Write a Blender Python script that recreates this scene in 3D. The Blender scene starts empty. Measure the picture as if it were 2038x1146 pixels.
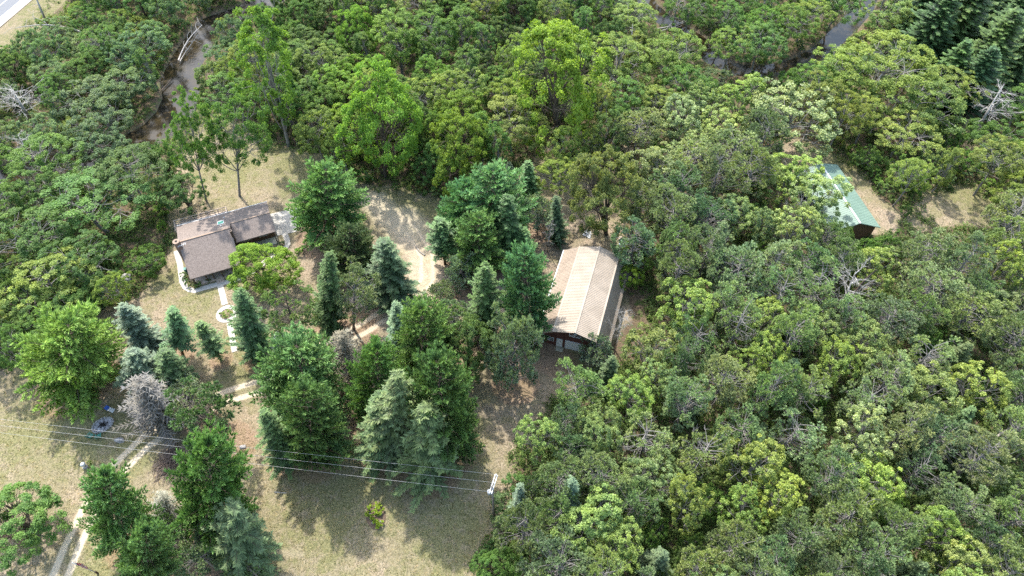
import bpy, math, random
import numpy as np
from mathutils import Vector, Matrix
S = bpy.context.scene
C = S.collection
R = math.radians
rng = np.random.default_rng(7)
random.seed(7)

# ------------------------------------------------------------------ camera
CH, CP, CF = 90.0, 0.923, 1359.0            # drone height, pitch below horizon, focal length in photo pixels
cam_d = bpy.data.cameras.new('camera'); cam = bpy.data.objects.new('camera', cam_d); C.objects.link(cam)
cam.location = (0, 0, CH); cam.rotation_euler = (math.pi/2 - CP, 0, 0)
cam_d.sensor_width = 36; cam_d.lens = 36*CF/2038; cam_d.clip_start = 1; cam_d.clip_end = 6000
S.camera = cam
# ------------------------------------------------------------------ light
SUN_EL, SUN_AZ = R(56), R(-22)              # azimuth from +Y, towards -X
w = bpy.data.worlds.new("World"); S.world = w; w.use_nodes = True
nt = w.node_tree; bg = nt.nodes['Background']
sky = nt.nodes.new('ShaderNodeTexSky'); sky.sky_type = 'NISHITA'; sky.sun_disc = False
sky.sun_elevation = SUN_EL; sky.sun_rotation = SUN_AZ
sky.air_density = 1.6; sky.dust_density = 2.5; sky.ozone_density = 1.0
nt.links.new(sky.outputs[0], bg.inputs[0]); bg.inputs[1].default_value = 0.15
sd = bpy.data.lights.new('sun', 'SUN'); sun = bpy.data.objects.new('sun', sd); C.objects.link(sun)
sd.energy = 2.3; sd.angle = R(1.0); sd.color = (1, .965, .91)
sdir = Vector((math.sin(SUN_AZ)*math.cos(SUN_EL), math.cos(SUN_AZ)*math.cos(SUN_EL), math.sin(SUN_EL)))
sun.rotation_euler = sdir.to_track_quat('Z', 'Y').to_euler(); sun.location = (-40, 80, 120)
S.view_settings.view_transform = 'Standard'; S.view_settings.look = 'None'
S.view_settings.exposure = 1.84; S.view_settings.gamma = 1
S.cycles.max_bounces = 6; S.cycles.diffuse_bounces = 3; S.cycles.glossy_bounces = 2
S.cycles.transmission_bounces = 4; S.cycles.transparent_max_bounces = 4; S.cycles.use_denoising = False

# ------------------------------------------------------------------ photo ray -> place on a level plane
SP, KP = math.sin(CP), math.cos(CP)
def at(u, v, z=0.):
    x = (u-1019)/CF; y = -(v-573)/CF
    d = (x, KP+y*SP, -SP+y*KP); t = (z-CH)/d[2]
    return np.array([d[0]*t, d[1]*t])
def P3(u, v, z=0.): a = at(u, v, z); return Vector((a[0], a[1], z))
def proj(P):
    P = np.asarray(P, float); q = P - np.array([0, 0, CH])
    d = q[..., 1]*KP - q[..., 2]*SP
    return 1019+CF*q[..., 0]/d, 573-CF*(q[..., 1]*SP+q[..., 2]*KP)/d, CF/d
def depth_scale(u, v, z): a = at(u, v, z); return proj((a[0], a[1], z))[2]

# ------------------------------------------------------------------ materials
def newmat(name):
    m = bpy.data.materials.new(name); m.use_nodes = True; n = m.node_tree
    for x in list(n.nodes): n.nodes.remove(x)
    out = n.nodes.new('ShaderNodeOutputMaterial'); return m, n, out
def N(n, t, **k):
    x = n.nodes.new(t)
    for a, b in k.items():
        if a.startswith('_'): x.inputs[int(a[1:])].default_value = b
        else: setattr(x, a, b)
    return x
def mixc(n, f, a, b, mode='MIX'):
    x = n.nodes.new('ShaderNodeMix'); x.data_type = 'RGBA'; x.blend_type = mode
    for i, s in ((0, f), (6, a), (7, b)):
        if hasattr(s, 'links'): n.links.new(s, x.inputs[i])
        elif i == 0: x.inputs[0].default_value = s
        else: x.inputs[i].default_value = (*s, 1)
    return x.outputs[2]
def noise(n, vec, scale, detail=3, rough=.6):
    x = N(n, 'ShaderNodeTexNoise'); x.inputs['Scale'].default_value = scale
    x.inputs['Detail'].default_value = detail; x.inputs['Roughness'].default_value = rough
    if vec is not None: n.links.new(vec, x.inputs['Vector'])
    return x.outputs[0]
def ramp(n, f, a, b, smooth=True):
    x = N(n, 'ShaderNodeMapRange'); x.interpolation_type = 'SMOOTHSTEP' if smooth else 'LINEAR'
    n.links.new(f, x.inputs[0]); x.inputs[1].default_value = a; x.inputs[2].default_value = b
    return x.outputs[0]
def mth(n, op, a, b=0.):
    x = N(n, 'ShaderNodeMath', operation=op)
    for i, s in ((0, a), (1, b)):
        if hasattr(s, 'links'): n.links.new(s, x.inputs[i])
        else: x.inputs[i].default_value = s
    return x.outputs[0]
def bsdf(n, out, col, rough=.8, spec=.3, bump=None, bs=.3, bd=.05, metal=0):
    b = N(n, 'ShaderNodeBsdfPrincipled'); b.inputs['Roughness'].default_value = rough
    b.inputs['Specular IOR Level'].default_value = spec; b.inputs['Metallic'].default_value = metal
    if hasattr(col, 'links'): n.links.new(col, b.inputs[0])
    else: b.inputs[0].default_value = (*col, 1)
    if bump is not None:
        q = N(n, 'ShaderNodeBump'); q.inputs['Strength'].default_value = bs; q.inputs['Distance'].default_value = bd
        n.links.new(bump, q.inputs['Height']); n.links.new(q.outputs[0], b.inputs['Normal'])
    n.links.new(b.outputs[0], out.inputs[0]); return b
def simple(name, c1, c2=None, scale=3., rough=.8, spec=.3, bump=.3, bd=.02, metal=0, stretch=None):
    m, n, out = newmat(name); tc = N(n, 'ShaderNodeTexCoord').outputs['Object']
    if stretch:
        mp = N(n, 'ShaderNodeMapping'); mp.inputs['Scale'].default_value = stretch; n.links.new(tc, mp.inputs[0]); tc = mp.outputs[0]
    f = noise(n, tc, scale, 4, .65)
    c = mixc(n, ramp(n, f, .3, .7), c1, c2 or tuple(x*.75 for x in c1))
    bsdf(n, out, c, rough, spec, f, bump, bd, metal); return m
def leafmat(name, trans=.38, lo=(.46, .54, .54), hi=(1.6, 1.5, 1.35), rough=.6, spec=.25):
    m, n, out = newmat(name)
    oi = N(n, 'ShaderNodeObjectInfo'); at_ = N(n, 'ShaderNodeAttribute', attribute_name='tone')
    tc = N(n, 'ShaderNodeTexCoord').outputs['Object']
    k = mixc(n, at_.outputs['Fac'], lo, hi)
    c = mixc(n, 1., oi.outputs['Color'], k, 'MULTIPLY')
    f = noise(n, tc, .35, 2); c = mixc(n, ramp(n, f, .35, .65), c, mixc(n, 1., c, (1.13, 1.05, .85), 'MULTIPLY'))
    b = N(n, 'ShaderNodeBsdfPrincipled'); b.inputs['Roughness'].default_value = rough; b.inputs['Specular IOR Level'].default_value = spec
    n.links.new(c, b.inputs[0])
    t = N(n, 'ShaderNodeBsdfTranslucent'); n.links.new(mixc(n, 1., c, (1.25, 1.3, .6), 'MULTIPLY'), t.inputs[0])
    mx = N(n, 'ShaderNodeMixShader'); mx.inputs[0].default_value = trans
    n.links.new(b.outputs[0], mx.inputs[1]); n.links.new(t.outputs[0], mx.inputs[2]); n.links.new(mx.outputs[0], out.inputs[0])
    return m
M = {}
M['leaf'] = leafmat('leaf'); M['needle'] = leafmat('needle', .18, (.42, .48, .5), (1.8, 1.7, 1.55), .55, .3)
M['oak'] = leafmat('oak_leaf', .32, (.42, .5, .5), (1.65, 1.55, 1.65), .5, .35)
M['bark'] = simple('bark', (.115, .09, .07), (.06, .048, .038), 4, .9, .2, .5, .03, stretch=(3, 3, .6))
M['bark_grey'] = simple('bark_grey', (.26, .245, .225), (.13, .12, .11), 3, .9, .2, .5, .03, stretch=(3, 3, .6))
M['bark_pale'] = simple('bark_pale', (.40, .385, .36), (.22, .205, .19), 3, .9, .2, .5, .03, stretch=(2, 2, .8))

# ------------------------------------------------------------------ mesh helpers
def polymesh(name, P, tone=None, mat=None):
    """P (n,k,3): n separate k-gons"""
    n, k, _ = P.shape; me = bpy.data.meshes.new(name)
    me.vertices.add(n*k); me.vertices.foreach_set('co', P.astype(np.float32).ravel())
    me.loops.add(n*k); me.loops.foreach_set('vertex_index', np.arange(n*k, dtype=np.int32))
    me.polygons.add(n); me.polygons.foreach_set('loop_start', np.arange(0, n*k, k, dtype=np.int32))
    if tone is not None:
        a = me.attributes.new('tone', 'FLOAT', 'POINT'); a.data.foreach_set('value', np.repeat(tone, k).astype(np.float32))
    me.update(calc_edges=True)
    if mat: me.materials.append(mat)
    return me
def unit(a): return a/np.maximum(np.linalg.norm(a, axis=-1, keepdims=True), 1e-9)
def rsph(r, n): return unit(r.normal(size=(n, 3)))
def leaves(c, nrm, L, W, r):
    """rhombic leaf clusters at c with normals nrm"""
    t = unit(np.cross(nrm, rsph(r, len(c)))); b = np.cross(nrm, t)
    L = np.asarray(L).reshape(-1, 1); W = np.asarray(W).reshape(-1, 1)
    k = nrm*(L*.18)
    return np.stack([c-t*L*.5-k, c+b*W*.5+k*.6, c+t*L*.5-k, c-b*W*.5+k*.6], 1)
def blades(c, d, L, W, r):
    """thin triangles from c along d"""
    s = unit(np.cross(d, rsph(r, len(c)))); L = np.asarray(L).reshape(-1, 1); W = np.asarray(W).reshape(-1, 1)
    return np.stack([c-s*W*.5, c+s*W*.5, c+d*L], 1)
class Tubes:
    def __init__(s, sides=5): s.v = []; s.f = []; s.n = 0; s.k = sides
    def add(s, pts, rad, cap=True):
        pts = [Vector(p) for p in pts]; k = s.k; base = s.n
        for i, p in enumerate(pts):
            d = (pts[min(i+1, len(pts)-1)]-pts[max(i-1, 0)])
            if d.length < 1e-6: d = Vector((0, 0, 1))
            d.normalize(); a = d.orthogonal().normalized() if abs(d.z) > .9 else d.cross(Vector((0, 0, 1))).normalized(); b = d.cross(a)
            for j in range(k):
                t = 2*math.pi*j/k; s.v.append(p+(a*math.cos(t)+b*math.sin(t))*rad[i])
        for i in range(len(pts)-1):
            for j in range(k):
                q = base+i*k; s.f.append((q+j, q+(j+1) % k, q+k+(j+1) % k, q+k+j))
        s.n += k*len(pts)
        if cap: s.f.append(tuple(base+(len(pts)-1)*k+j for j in range(k))); s.f.append(tuple(base+k-1-j for j in range(k)))
    def mesh(s, name, mat, smooth=True):
        me = bpy.data.meshes.new(name); me.from_pydata([tuple(x) for x in s.v], [], s.f)
        if smooth: me.polygons.foreach_set('use_smooth', [True]*len(me.polygons))
        me.materials.append(mat); me.update(); return me
class MB:
    """boxes, prisms, plates -> one mesh"""
    def __init__(s): s.v = []; s.f = []
    def raw(s, v, f): b = len(s.v); s.v += [tuple(x) for x in v]; s.f += [tuple(b+i for i in q) for q in f]; return s
    def box(s, x0, x1, y0, y1, z0, z1):
        return s.raw([(x0, y0, z0), (x1, y0, z0), (x1, y1, z0), (x0, y1, z0), (x0, y0, z1), (x1, y0, z1), (x1, y1, z1), (x0, y1, z1)],
                     [(0, 3, 2, 1), (4, 5, 6, 7), (0, 1, 5, 4), (1, 2, 6, 5), (2, 3, 7, 6), (3, 0, 4, 7)])
    def hexa(s, q, d):
        """plate: quad q thickened by vector d"""
        d = Vector(d); q = [Vector(p) for p in q]; k = len(q)
        return s.raw(q+[p+d for p in q], [tuple(range(k))[::-1], tuple(range(k, 2*k))]+[(i, (i+1) % k, k+(i+1) % k, k+i) for i in range(k)])
    def bar(s, a, b, w, h=None):
        a, b = Vector(a), Vector(b); h = h or w; d = (b-a).normalized()
        x = d.cross(Vector((0, 0, 1))); x = Vector((1, 0, 0)) if x.length < 1e-3 else x.normalized(); y = x.cross(d)
        return s.hexa([a-x*w/2-y*h/2, a+x*w/2-y*h/2, a+x*w/2+y*h/2, a-x*w/2+y*h/2], b-a)
    def cyl(s, c, r0, r1, z0, z1, k=16, sx=1, sy=1):
        v = []
        for z, r in ((z0, r0), (z1, r1)):
            for j in range(k): t = 2*math.pi*j/k; v.append((c[0]+math.cos(t)*r*sx, c[1]+math.sin(t)*r*sy, z))
        return s.raw(v, [tuple(range(k))[::-1], tuple(range(k, 2*k))]+[(j, (j+1) % k, k+(j+1) % k, k+j) for j in range(k)])
    def mesh(s, name, mat):
        me = bpy.data.meshes.new(name); me.from_pydata(s.v, [], s.f)
        if mat: me.materials.append(mat)
        me.update(); return me
def tag(o, label=None, category=None, group=None, kind=None):
    for k, v in (('label', label), ('category', category), ('group', group), ('kind', kind)):
        if v: o[k] = v
    return o
def obj(name, me, parent=None, **t):
    if isinstance(me, tuple): me = me[0].mesh(name, me[1])
    o = bpy.data.objects.new(name, me); C.objects.link(o)
    if parent is not None: o.parent = parent
    return tag(o, **t)
def empty(name, loc=(0, 0, 0), rz=0., **t):
    o = bpy.data.objects.new(name, None); o.location = loc; o.rotation_euler = (0, 0, rz); o.empty_display_size = .5
    C.objects.link(o); return tag(o, **t)

# ------------------------------------------------------------------ zones of the ground (rasterised in world space)
def dist_poly(X, Y, pts):
    d = np.full(X.shape, 1e9)
    for (a, b) in zip(pts[:-1], pts[1:]):
        ax, ay = a; bx, by = b; dx, dy = bx-ax, by-ay
        t = np.clip(((X-ax)*dx+(Y-ay)*dy)/max(dx*dx+dy*dy, 1e-9), 0, 1)
        d = np.minimum(d, np.hypot(X-ax-t*dx, Y-ay-t*dy))
    return d
def inside(X, Y, poly):
    r = np.zeros(np.shape(X), bool); n = len(poly); j = n-1
    for i in range(n):
        xi, yi = poly[i]; xj, yj = poly[j]
        if yi != yj: r ^= ((yi > Y) != (yj > Y)) & (X < (xj-xi)*(Y-yi)/(yj-yi)+xi)
        j = i
    return r
def W(pts, z=0.): return [tuple(at(u, v, z)) for u, v in pts]
def sd_poly(X, Y, poly):
    d = dist_poly(X, Y, poly+[poly[0]]); return np.where(inside(X, Y, poly), d, -d)
def sstep(x, a, b): t = np.clip((x-a)/(b-a), 0, 1); return t*t*(3-2*t)
# lawn and clearings (where the ground is open), photo pixels
LAWN = [(-140, 745), (20, 738), (90, 690), (160, 655), (200, 600), (290, 590), (320, 520), (345, 470), (335, 400), (345, 330), (372, 280), (395, 205), (425, 215), (520, 290),
        (640, 300), (700, 360), (860, 392), (930, 372), (1040, 350), (1075, 300), (1150, 330), (1250, 280), (1262, 300), (1180, 350), (1240, 430), (1262, 500), (1255, 560),
        (1225, 700), (1120, 790), (1045, 860), (1020, 950), (1000, 1040), (960, 1146), (930, 1300), (-200, 1300)]
SHEDYARD = [(1560, 255), (1640, 290), (1700, 335), (1800, 430), (1750, 470), (1660, 450), (1560, 330)]
MEADOW = [(1850, 370), (1940, 362), (1985, 400), (1975, 450), (1840, 455), (1780, 430)]
PATCHR = [(1900, 200), (1945, 190), (1960, 260), (1930, 300)]
VERGE = [(-300, 330), (-60, 140), (40, 100), (100, 45), (140, -20), (300, -300), (-300, -300)]
RIVER_L = [(700, -150), (580, -60), (535, 0), (480, 30), (420, 50), (395, 85), (372, 120), (355, 160), (362, 190), (348, 225), (312, 262), (270, 285), (200, 310), (120, 330), (20, 350), (-120, 400)]
RIVER_R = [(1230, -120), (1265, -40), (1290, 10), (1325, 42), (1385, 78), (1420, 118), (1470, 140), (1530, 143), (1590, 128), (1640, 100), (1668, 70), (1690, 50), (1720, 15), (1740, -40), (1760, -140)]
TRACK = [(40, 1300), (90, 1220), (122, 1142), (145, 1085), (179, 1012), (238, 930), (290, 878), (335, 850), (400, 812), (455, 788), (520, 768), (580, 742), (650, 690), (720, 655), (790, 610), (850, 560), (850, 510), (820, 460), (780, 425), (720, 395)]
wl, wr_, wt = W(RIVER_L, -.5), W(RIVER_R, -.5), W(TRACK)
wlawn, wshed, wmead, wpat, wver = W(LAWN), W(SHEDYARD), W(MEADOW), W(PATCHR), W(VERGE)
NEEDLES = []     # (x, y, r) under the conifers of the lawn, filled before the ground is built
def river_d(X, Y): return np.minimum(dist_poly(X, Y, wl)-3.7, dist_poly(X, Y, wr_)-2.1)
def zones(X, Y):
    wob = np.sin(X*.31+1.3*np.sin(Y*.23))*.6+np.sin(Y*.47+X*.19)*.5+np.sin(X*1.1+Y*.9)*.25
    s = np.maximum.reduce([sd_poly(X, Y, p) for p in (wlawn, wshed, wmead, wpat, wver)])+wob
    openg = sstep(s, -1.5, 1.5)
    openg = np.minimum(openg, np.where(inside(X, Y, wver), .55, 1))
    far = np.hypot(X, Y-80) > 260
    openg = np.where(far, 0, openg)
    dt = dist_poly(X, Y, wt); ruts = np.exp(-((dt-.95)/.48)**2)
    yard = sstep(-dist_poly(X, Y, W([(800, 440), (850, 500), (850, 560), (800, 620)])), -6.5, -2)*.45
    yard = np.maximum(yard, sstep(-dist_poly(X, Y, W([(745, 400), (810, 470)])), -5, -1)*.5)
    bare = sstep(-dist_poly(X, Y, W([(548, 1098), (600, 1105)])), -1.3, -.2)*.3
    fade = np.interp(Y, [22, 60, 68, 90], [1, 1, .85, .4])
    grav = np.clip(np.maximum(np.maximum(ruts*fade, yard), bare), 0, 1)
    litter = 1-openg
    red = np.zeros_like(X)
    for (x, y, r) in NEEDLES: red = np.maximum(red, sstep(-np.hypot(X-x, Y-y), -r*1.45, -r*.6))
    red = np.maximum(red, sstep(-dist_poly(X, Y, W([(1060, 690), (1110, 720)])), -5, -1))
    green = np.zeros_like(X)
    for u, v, r in [(430, 235, 9), (470, 330, 8), (600, 340, 7), (560, 290, 8), (280, 830, 5), (250, 900, 4), (650, 1000, 9), (900, 900, 6), (900, 1060, 7), (490, 740, 4), (340, 560, 4), (390, 600, 4), (520, 560, 4), (500, 690, 5), (780, 400, 7),
                    (1150, 310, 8), (170, 880, 6), (60, 850, 8), (740, 960, 6), (860, 420, 6), (200, 1110, 5), (100, 30, 9), (40, 95, 7), (130, 60, 9), (160, 0, 9), (1920, 385, 6), (1690, 330, 6), (640, 925, 5), (1180, 720, 5)]:
        a = at(u, v); green = np.maximum(green, np.exp(-((X-a[0])**2+(Y-a[1])**2)/(r*r)))
    green = np.maximum(green, sstep(-river_d(X, Y), -9, -1.0)*.9)
    rd = river_d(X, Y); wet = sstep(-rd, -.8, .3)
    depth = sstep(-rd, -.9, .9)
    return green, grav, litter, red, wet, depth
def attr2(me, g):
    green, grav, litter, red, wet, depth = g; n = green.size
    for nm, ch in (('zone', (green, grav, litter)), ('zone2', (red, wet, depth))):
        a = me.attributes.new(nm, 'FLOAT_COLOR', 'POINT'); b = np.ones((n, 4), np.float32)
        for i, c in enumerate(ch): b[:, i] = c.ravel()
        a.data.foreach_set('color', b.ravel())
def gridmesh(name, X, Y, Z, mat):
    ny, nx = X.shape; me = bpy.data.meshes.new(name)
    me.vertices.add(nx*ny); me.vertices.foreach_set('co', np.stack([X, Y, Z], -1).astype(np.float32).ravel())
    i = np.arange(ny*nx).reshape(ny, nx); f = np.stack([i[:-1, :-1], i[:-1, 1:], i[1:, 1:], i[1:, :-1]], -1).reshape(-1, 4)
    me.loops.add(f.size); me.loops.foreach_set('vertex_index', f.ravel().astype(np.int32))
    me.polygons.add(len(f)); me.polygons.foreach_set('loop_start', np.arange(0, f.size, 4, dtype=np.int32))
    me.polygons.foreach_set('use_smooth', np.ones(len(f), bool))
    me.update(calc_edges=True); me.materials.append(mat); return me
def relief(X, Y): return .04*np.sin(X*.09+.7)*np.sin(Y*.11)+.02*np.sin(X*.37+Y*.21)
def ground_mat():
    m, n, out = newmat('ground')
    pos = N(n, 'ShaderNodeNewGeometry').outputs['Position']
    a1 = N(n, 'ShaderNodeAttribute', attribute_name='zone').outputs['Color']; a2 = N(n, 'ShaderNodeAttribute', attribute_name='zone2').outputs['Color']
    s1 = N(n, 'ShaderNodeSeparateColor'); n.links.new(a1, s1.inputs[0]); s2 = N(n, 'ShaderNodeSeparateColor'); n.links.new(a2, s2.inputs[0])
    nf = noise(n, pos, 4.0, 5, .85); nm = noise(n, pos, .9, 4, .65); nl = noise(n, pos, .13, 3, .55); nv = noise(n, pos, 2.2, 3, .7)
    mp = N(n, 'ShaderNodeMapping'); mp.inputs['Rotation'].default_value = (0, 0, .6); mp.inputs['Scale'].default_value = (2.6, .7, 1); n.links.new(pos, mp.inputs[0])
    ns = noise(n, mp.outputs[0], 1.5, 4, .75)
    dry = mixc(n, ramp(n, nf, .40, .60), (.105, .086, .060), (.315, .250, .175))
    dry = mixc(n, mth(n, 'MULTIPLY', ramp(n, nm, .4, .68), .55), dry, (.31, .23, .165))
    dry = mixc(n, mth(n, 'MULTIPLY', ramp(n, ns, .50, .66), .7), dry, (.37, .305, .22))
    dry = mixc(n, mth(n, 'MULTIPLY', ramp(n, nl, .42, .6), .45), dry, (.155, .14, .075))
    dk = noise(n, pos, 1.6, 3, .8); dry = mixc(n, mth(n, 'MULTIPLY', ramp(n, dk, .54, .66), .45), dry, (.13, .115, .07))
    grn = mixc(n, ramp(n, nf, .35, .65), (.075, .082, .034), (.22, .205, .095))
    gm = mth(n, 'MULTIPLY', s1.outputs[0], mth(n, 'ADD', .35, ramp(n, nm, .35, .65)))
    gm = mth(n, 'ADD', gm, mth(n, 'MULTIPLY', ramp(n, nv, .56, .72), .25))
    n3 = noise(n, pos, .28, 4, .6); gm = mth(n, 'ADD', gm, mth(n, 'MULTIPLY', ramp(n, n3, .5, .6), .42))
    c = mixc(n, mth(n, 'MINIMUM', gm, .9), dry, grn)
    def soft(s, k=.7, lo=.35, hi=.75): return ramp(n, mth(n, 'ADD', s, mth(n, 'MULTIPLY', mth(n, 'SUBTRACT', mth(n, 'MULTIPLY', mth(n, 'ADD', nm, nv), .5), .5), k)), lo, hi)
    redc = mixc(n, ramp(n, nf, .35, .65), (.13, .075, .048), (.30, .19, .13))
    c = mixc(n, mth(n, 'MULTIPLY', soft(s2.outputs[0], 1.1), .5), c, redc)
    lit = mixc(n, ramp(n, nf, .35, .65), (.045, .034, .022), (.17, .125, .08))
    lit = mixc(n, ramp(n, nm, .5, .62), lit, (.06, .085, .025))
    c = mixc(n, soft(s1.outputs[2], 1.0), c, lit)
    gr = mixc(n, ramp(n, nf, .3, .7), (.40, .33, .235), (.54, .46, .345))
    c = mixc(n, mth(n, 'MULTIPLY', soft(s1.outputs[1], .6, .15, .7), .92), c, gr)
    wetc = mixc(n, nf, (.07, .06, .04), (.15, .14, .10))
    c = mixc(n, s2.outputs[1], c, wetc)
    bsdf(n, out, c, .95, .1, mth(n, 'ADD', nf, mth(n, 'MULTIPLY', nv, 1.5)), .55, .12)
    return m
M['ground'] = ground_mat()
def build_ground():
    xs = np.concatenate([[-2500, -1200, -600, -350, -240, -190], np.arange(-165, 165.1, .6), [190, 240, 350, 600, 1200, 2500]])
    ys = np.concatenate([[-2500, -1000, -400, -150, -40, 5], np.arange(14, 200.1, .6), [225, 270, 350, 600, 1200, 2500]])
    X, Y = np.meshgrid(xs, ys); z = zones(X, Y)
    Z = relief(X, Y)*(1-z[5])-z[5]*1.25
    me = gridmesh('ground', X, Y, Z, M['ground']); attr2(me, z)
    obj('ground', me, kind='structure')
    # the two-rut drive: a thin sheet of the same soil
    pts = [Vector((x, y, 0)) for x, y in wt]; dn = []
    for a, b in zip(pts[:-1], pts[1:]):
        k = max(1, int((b-a).length/.5)); dn += [a.lerp(b, i/k) for i in range(k)]
    dn.append(pts[-1]); sm = dn[:]
    for _ in range(6): sm = [sm[0]]+[(sm[i-1]+sm[i]*2+sm[i+1])/4 for i in range(1, len(sm)-1)]+[sm[-1]]
    off = np.linspace(-1.8, 1.8, 19); A = np.array(sm)[:, :2]; T = unit(np.gradient(A, axis=0)); Nn = np.stack([-T[:, 1], T[:, 0]], 1)
    X = A[:, 0, None]+Nn[:, 0, None]*off; Y = A[:, 1, None]+Nn[:, 1, None]*off
    z = zones(X, Y); me = gridmesh('dirt_track', X, Y, relief(X, Y)+.012-.0*X, M['ground']); attr2(me, z)
    obj('dirt_track', me, kind='structure')
# ------------------------------------------------------------------ water
def water_mat():
    m, n, out = newmat('river_water'); pos = N(n, 'ShaderNodeNewGeometry').outputs['Position']
    mp = N(n, 'ShaderNodeMapping'); mp.inputs['Scale'].default_value = (1, .6, 1); mp.inputs['Rotation'].default_value = (0, 0, .5); n.links.new(pos, mp.inputs[0])
    a = noise(n, mp.outputs[0], 2.2, 4, .65); b = noise(n, pos, .22, 3); d = noise(n, pos, 1.2, 3)
    c = mixc(n, ramp(n, b, .4, .6), (.026, .020, .010), (.012, .011, .009))
    c = mixc(n, ramp(n, d, .55, .75), c, (.055, .04, .02))
    hgt = mth(n, 'MULTIPLY', a, ramp(n, noise(n, pos, .12, 2), .36, .6))
    q = bsdf(n, out, c, .06, .25, hgt, .14, .2); return m
M['water'] = water_mat()
def build_water():
    for pts, wd in ((wl, 6.2), (wr_, 3.8)):
        A = []
        for a, b in zip(pts[:-1], pts[1:]):
            k = max(1, int(math.dist(a, b)/1.5)); A += [(a[0]+(b[0]-a[0])*i/k, a[1]+(b[1]-a[1])*i/k) for i in range(k)]
        A.append(pts[-1]); A = np.array(A)
        for _ in range(3): A[1:-1] = (A[:-2]+2*A[1:-1]+A[2:])/4
        T = unit(np.gradient(A, axis=0)); Nn = np.stack([-T[:, 1], T[:, 0]], 1); off = np.linspace(-wd, wd, 5)
        X = A[:, 0, None]+Nn[:, 0, None]*off; Y = A[:, 1, None]+Nn[:, 1, None]*off
        obj('river', gridmesh('river', X, Y, np.full_like(X, -.5), M['water']), kind='structure')
# ------------------------------------------------------------------ road in the far corner
def build_road():
    a = Vector((*at(0, 36), 0)); b = Vector((*at(43, 0), 0)); d = (b-a).normalized(); n = Vector((d.y, -d.x, 0)).normalized()
    if n.dot(Vector((1, -1, 0))) < 0: n = -n
    asph = simple('asphalt', (.16, .165, .175), (.13, .133, .14), 6, .9, .2, .3, .02)
    white = simple('road_paint', (.75, .75, .73), (.62, .62, .6), 5, .7, .3, .1, .01)
    sh = simple('gravel_shoulder', (.34, .29, .255), (.26, .22, .19), 3, .95, .1, .4, .04)
    A, B = a-d*130, a+d*200
    def strip(name, n0, n1, z, m):
        me = MB().raw([A+n*n0+Vector((0, 0, z)), B+n*n0+Vector((0, 0, z)), B+n*n1+Vector((0, 0, z)), A+n*n1+Vector((0, 0, z))], [(0, 1, 2, 3)]).mesh(name, m)
        for p in me.polygons:
            if p.normal.z < 0: me.flip_normals(); break
        return obj(name, me, kind='structure')
    strip('road', -9.4, .45, .1, asph); strip('road_shoulder', .45, 2.6, .09, sh)
    strip('road_marking', -.05, .22, .112, white); strip('road_marking', -3.5, -3.36, .112, white); strip('road_marking', -7.1, -6.9, .112, white)

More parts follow.
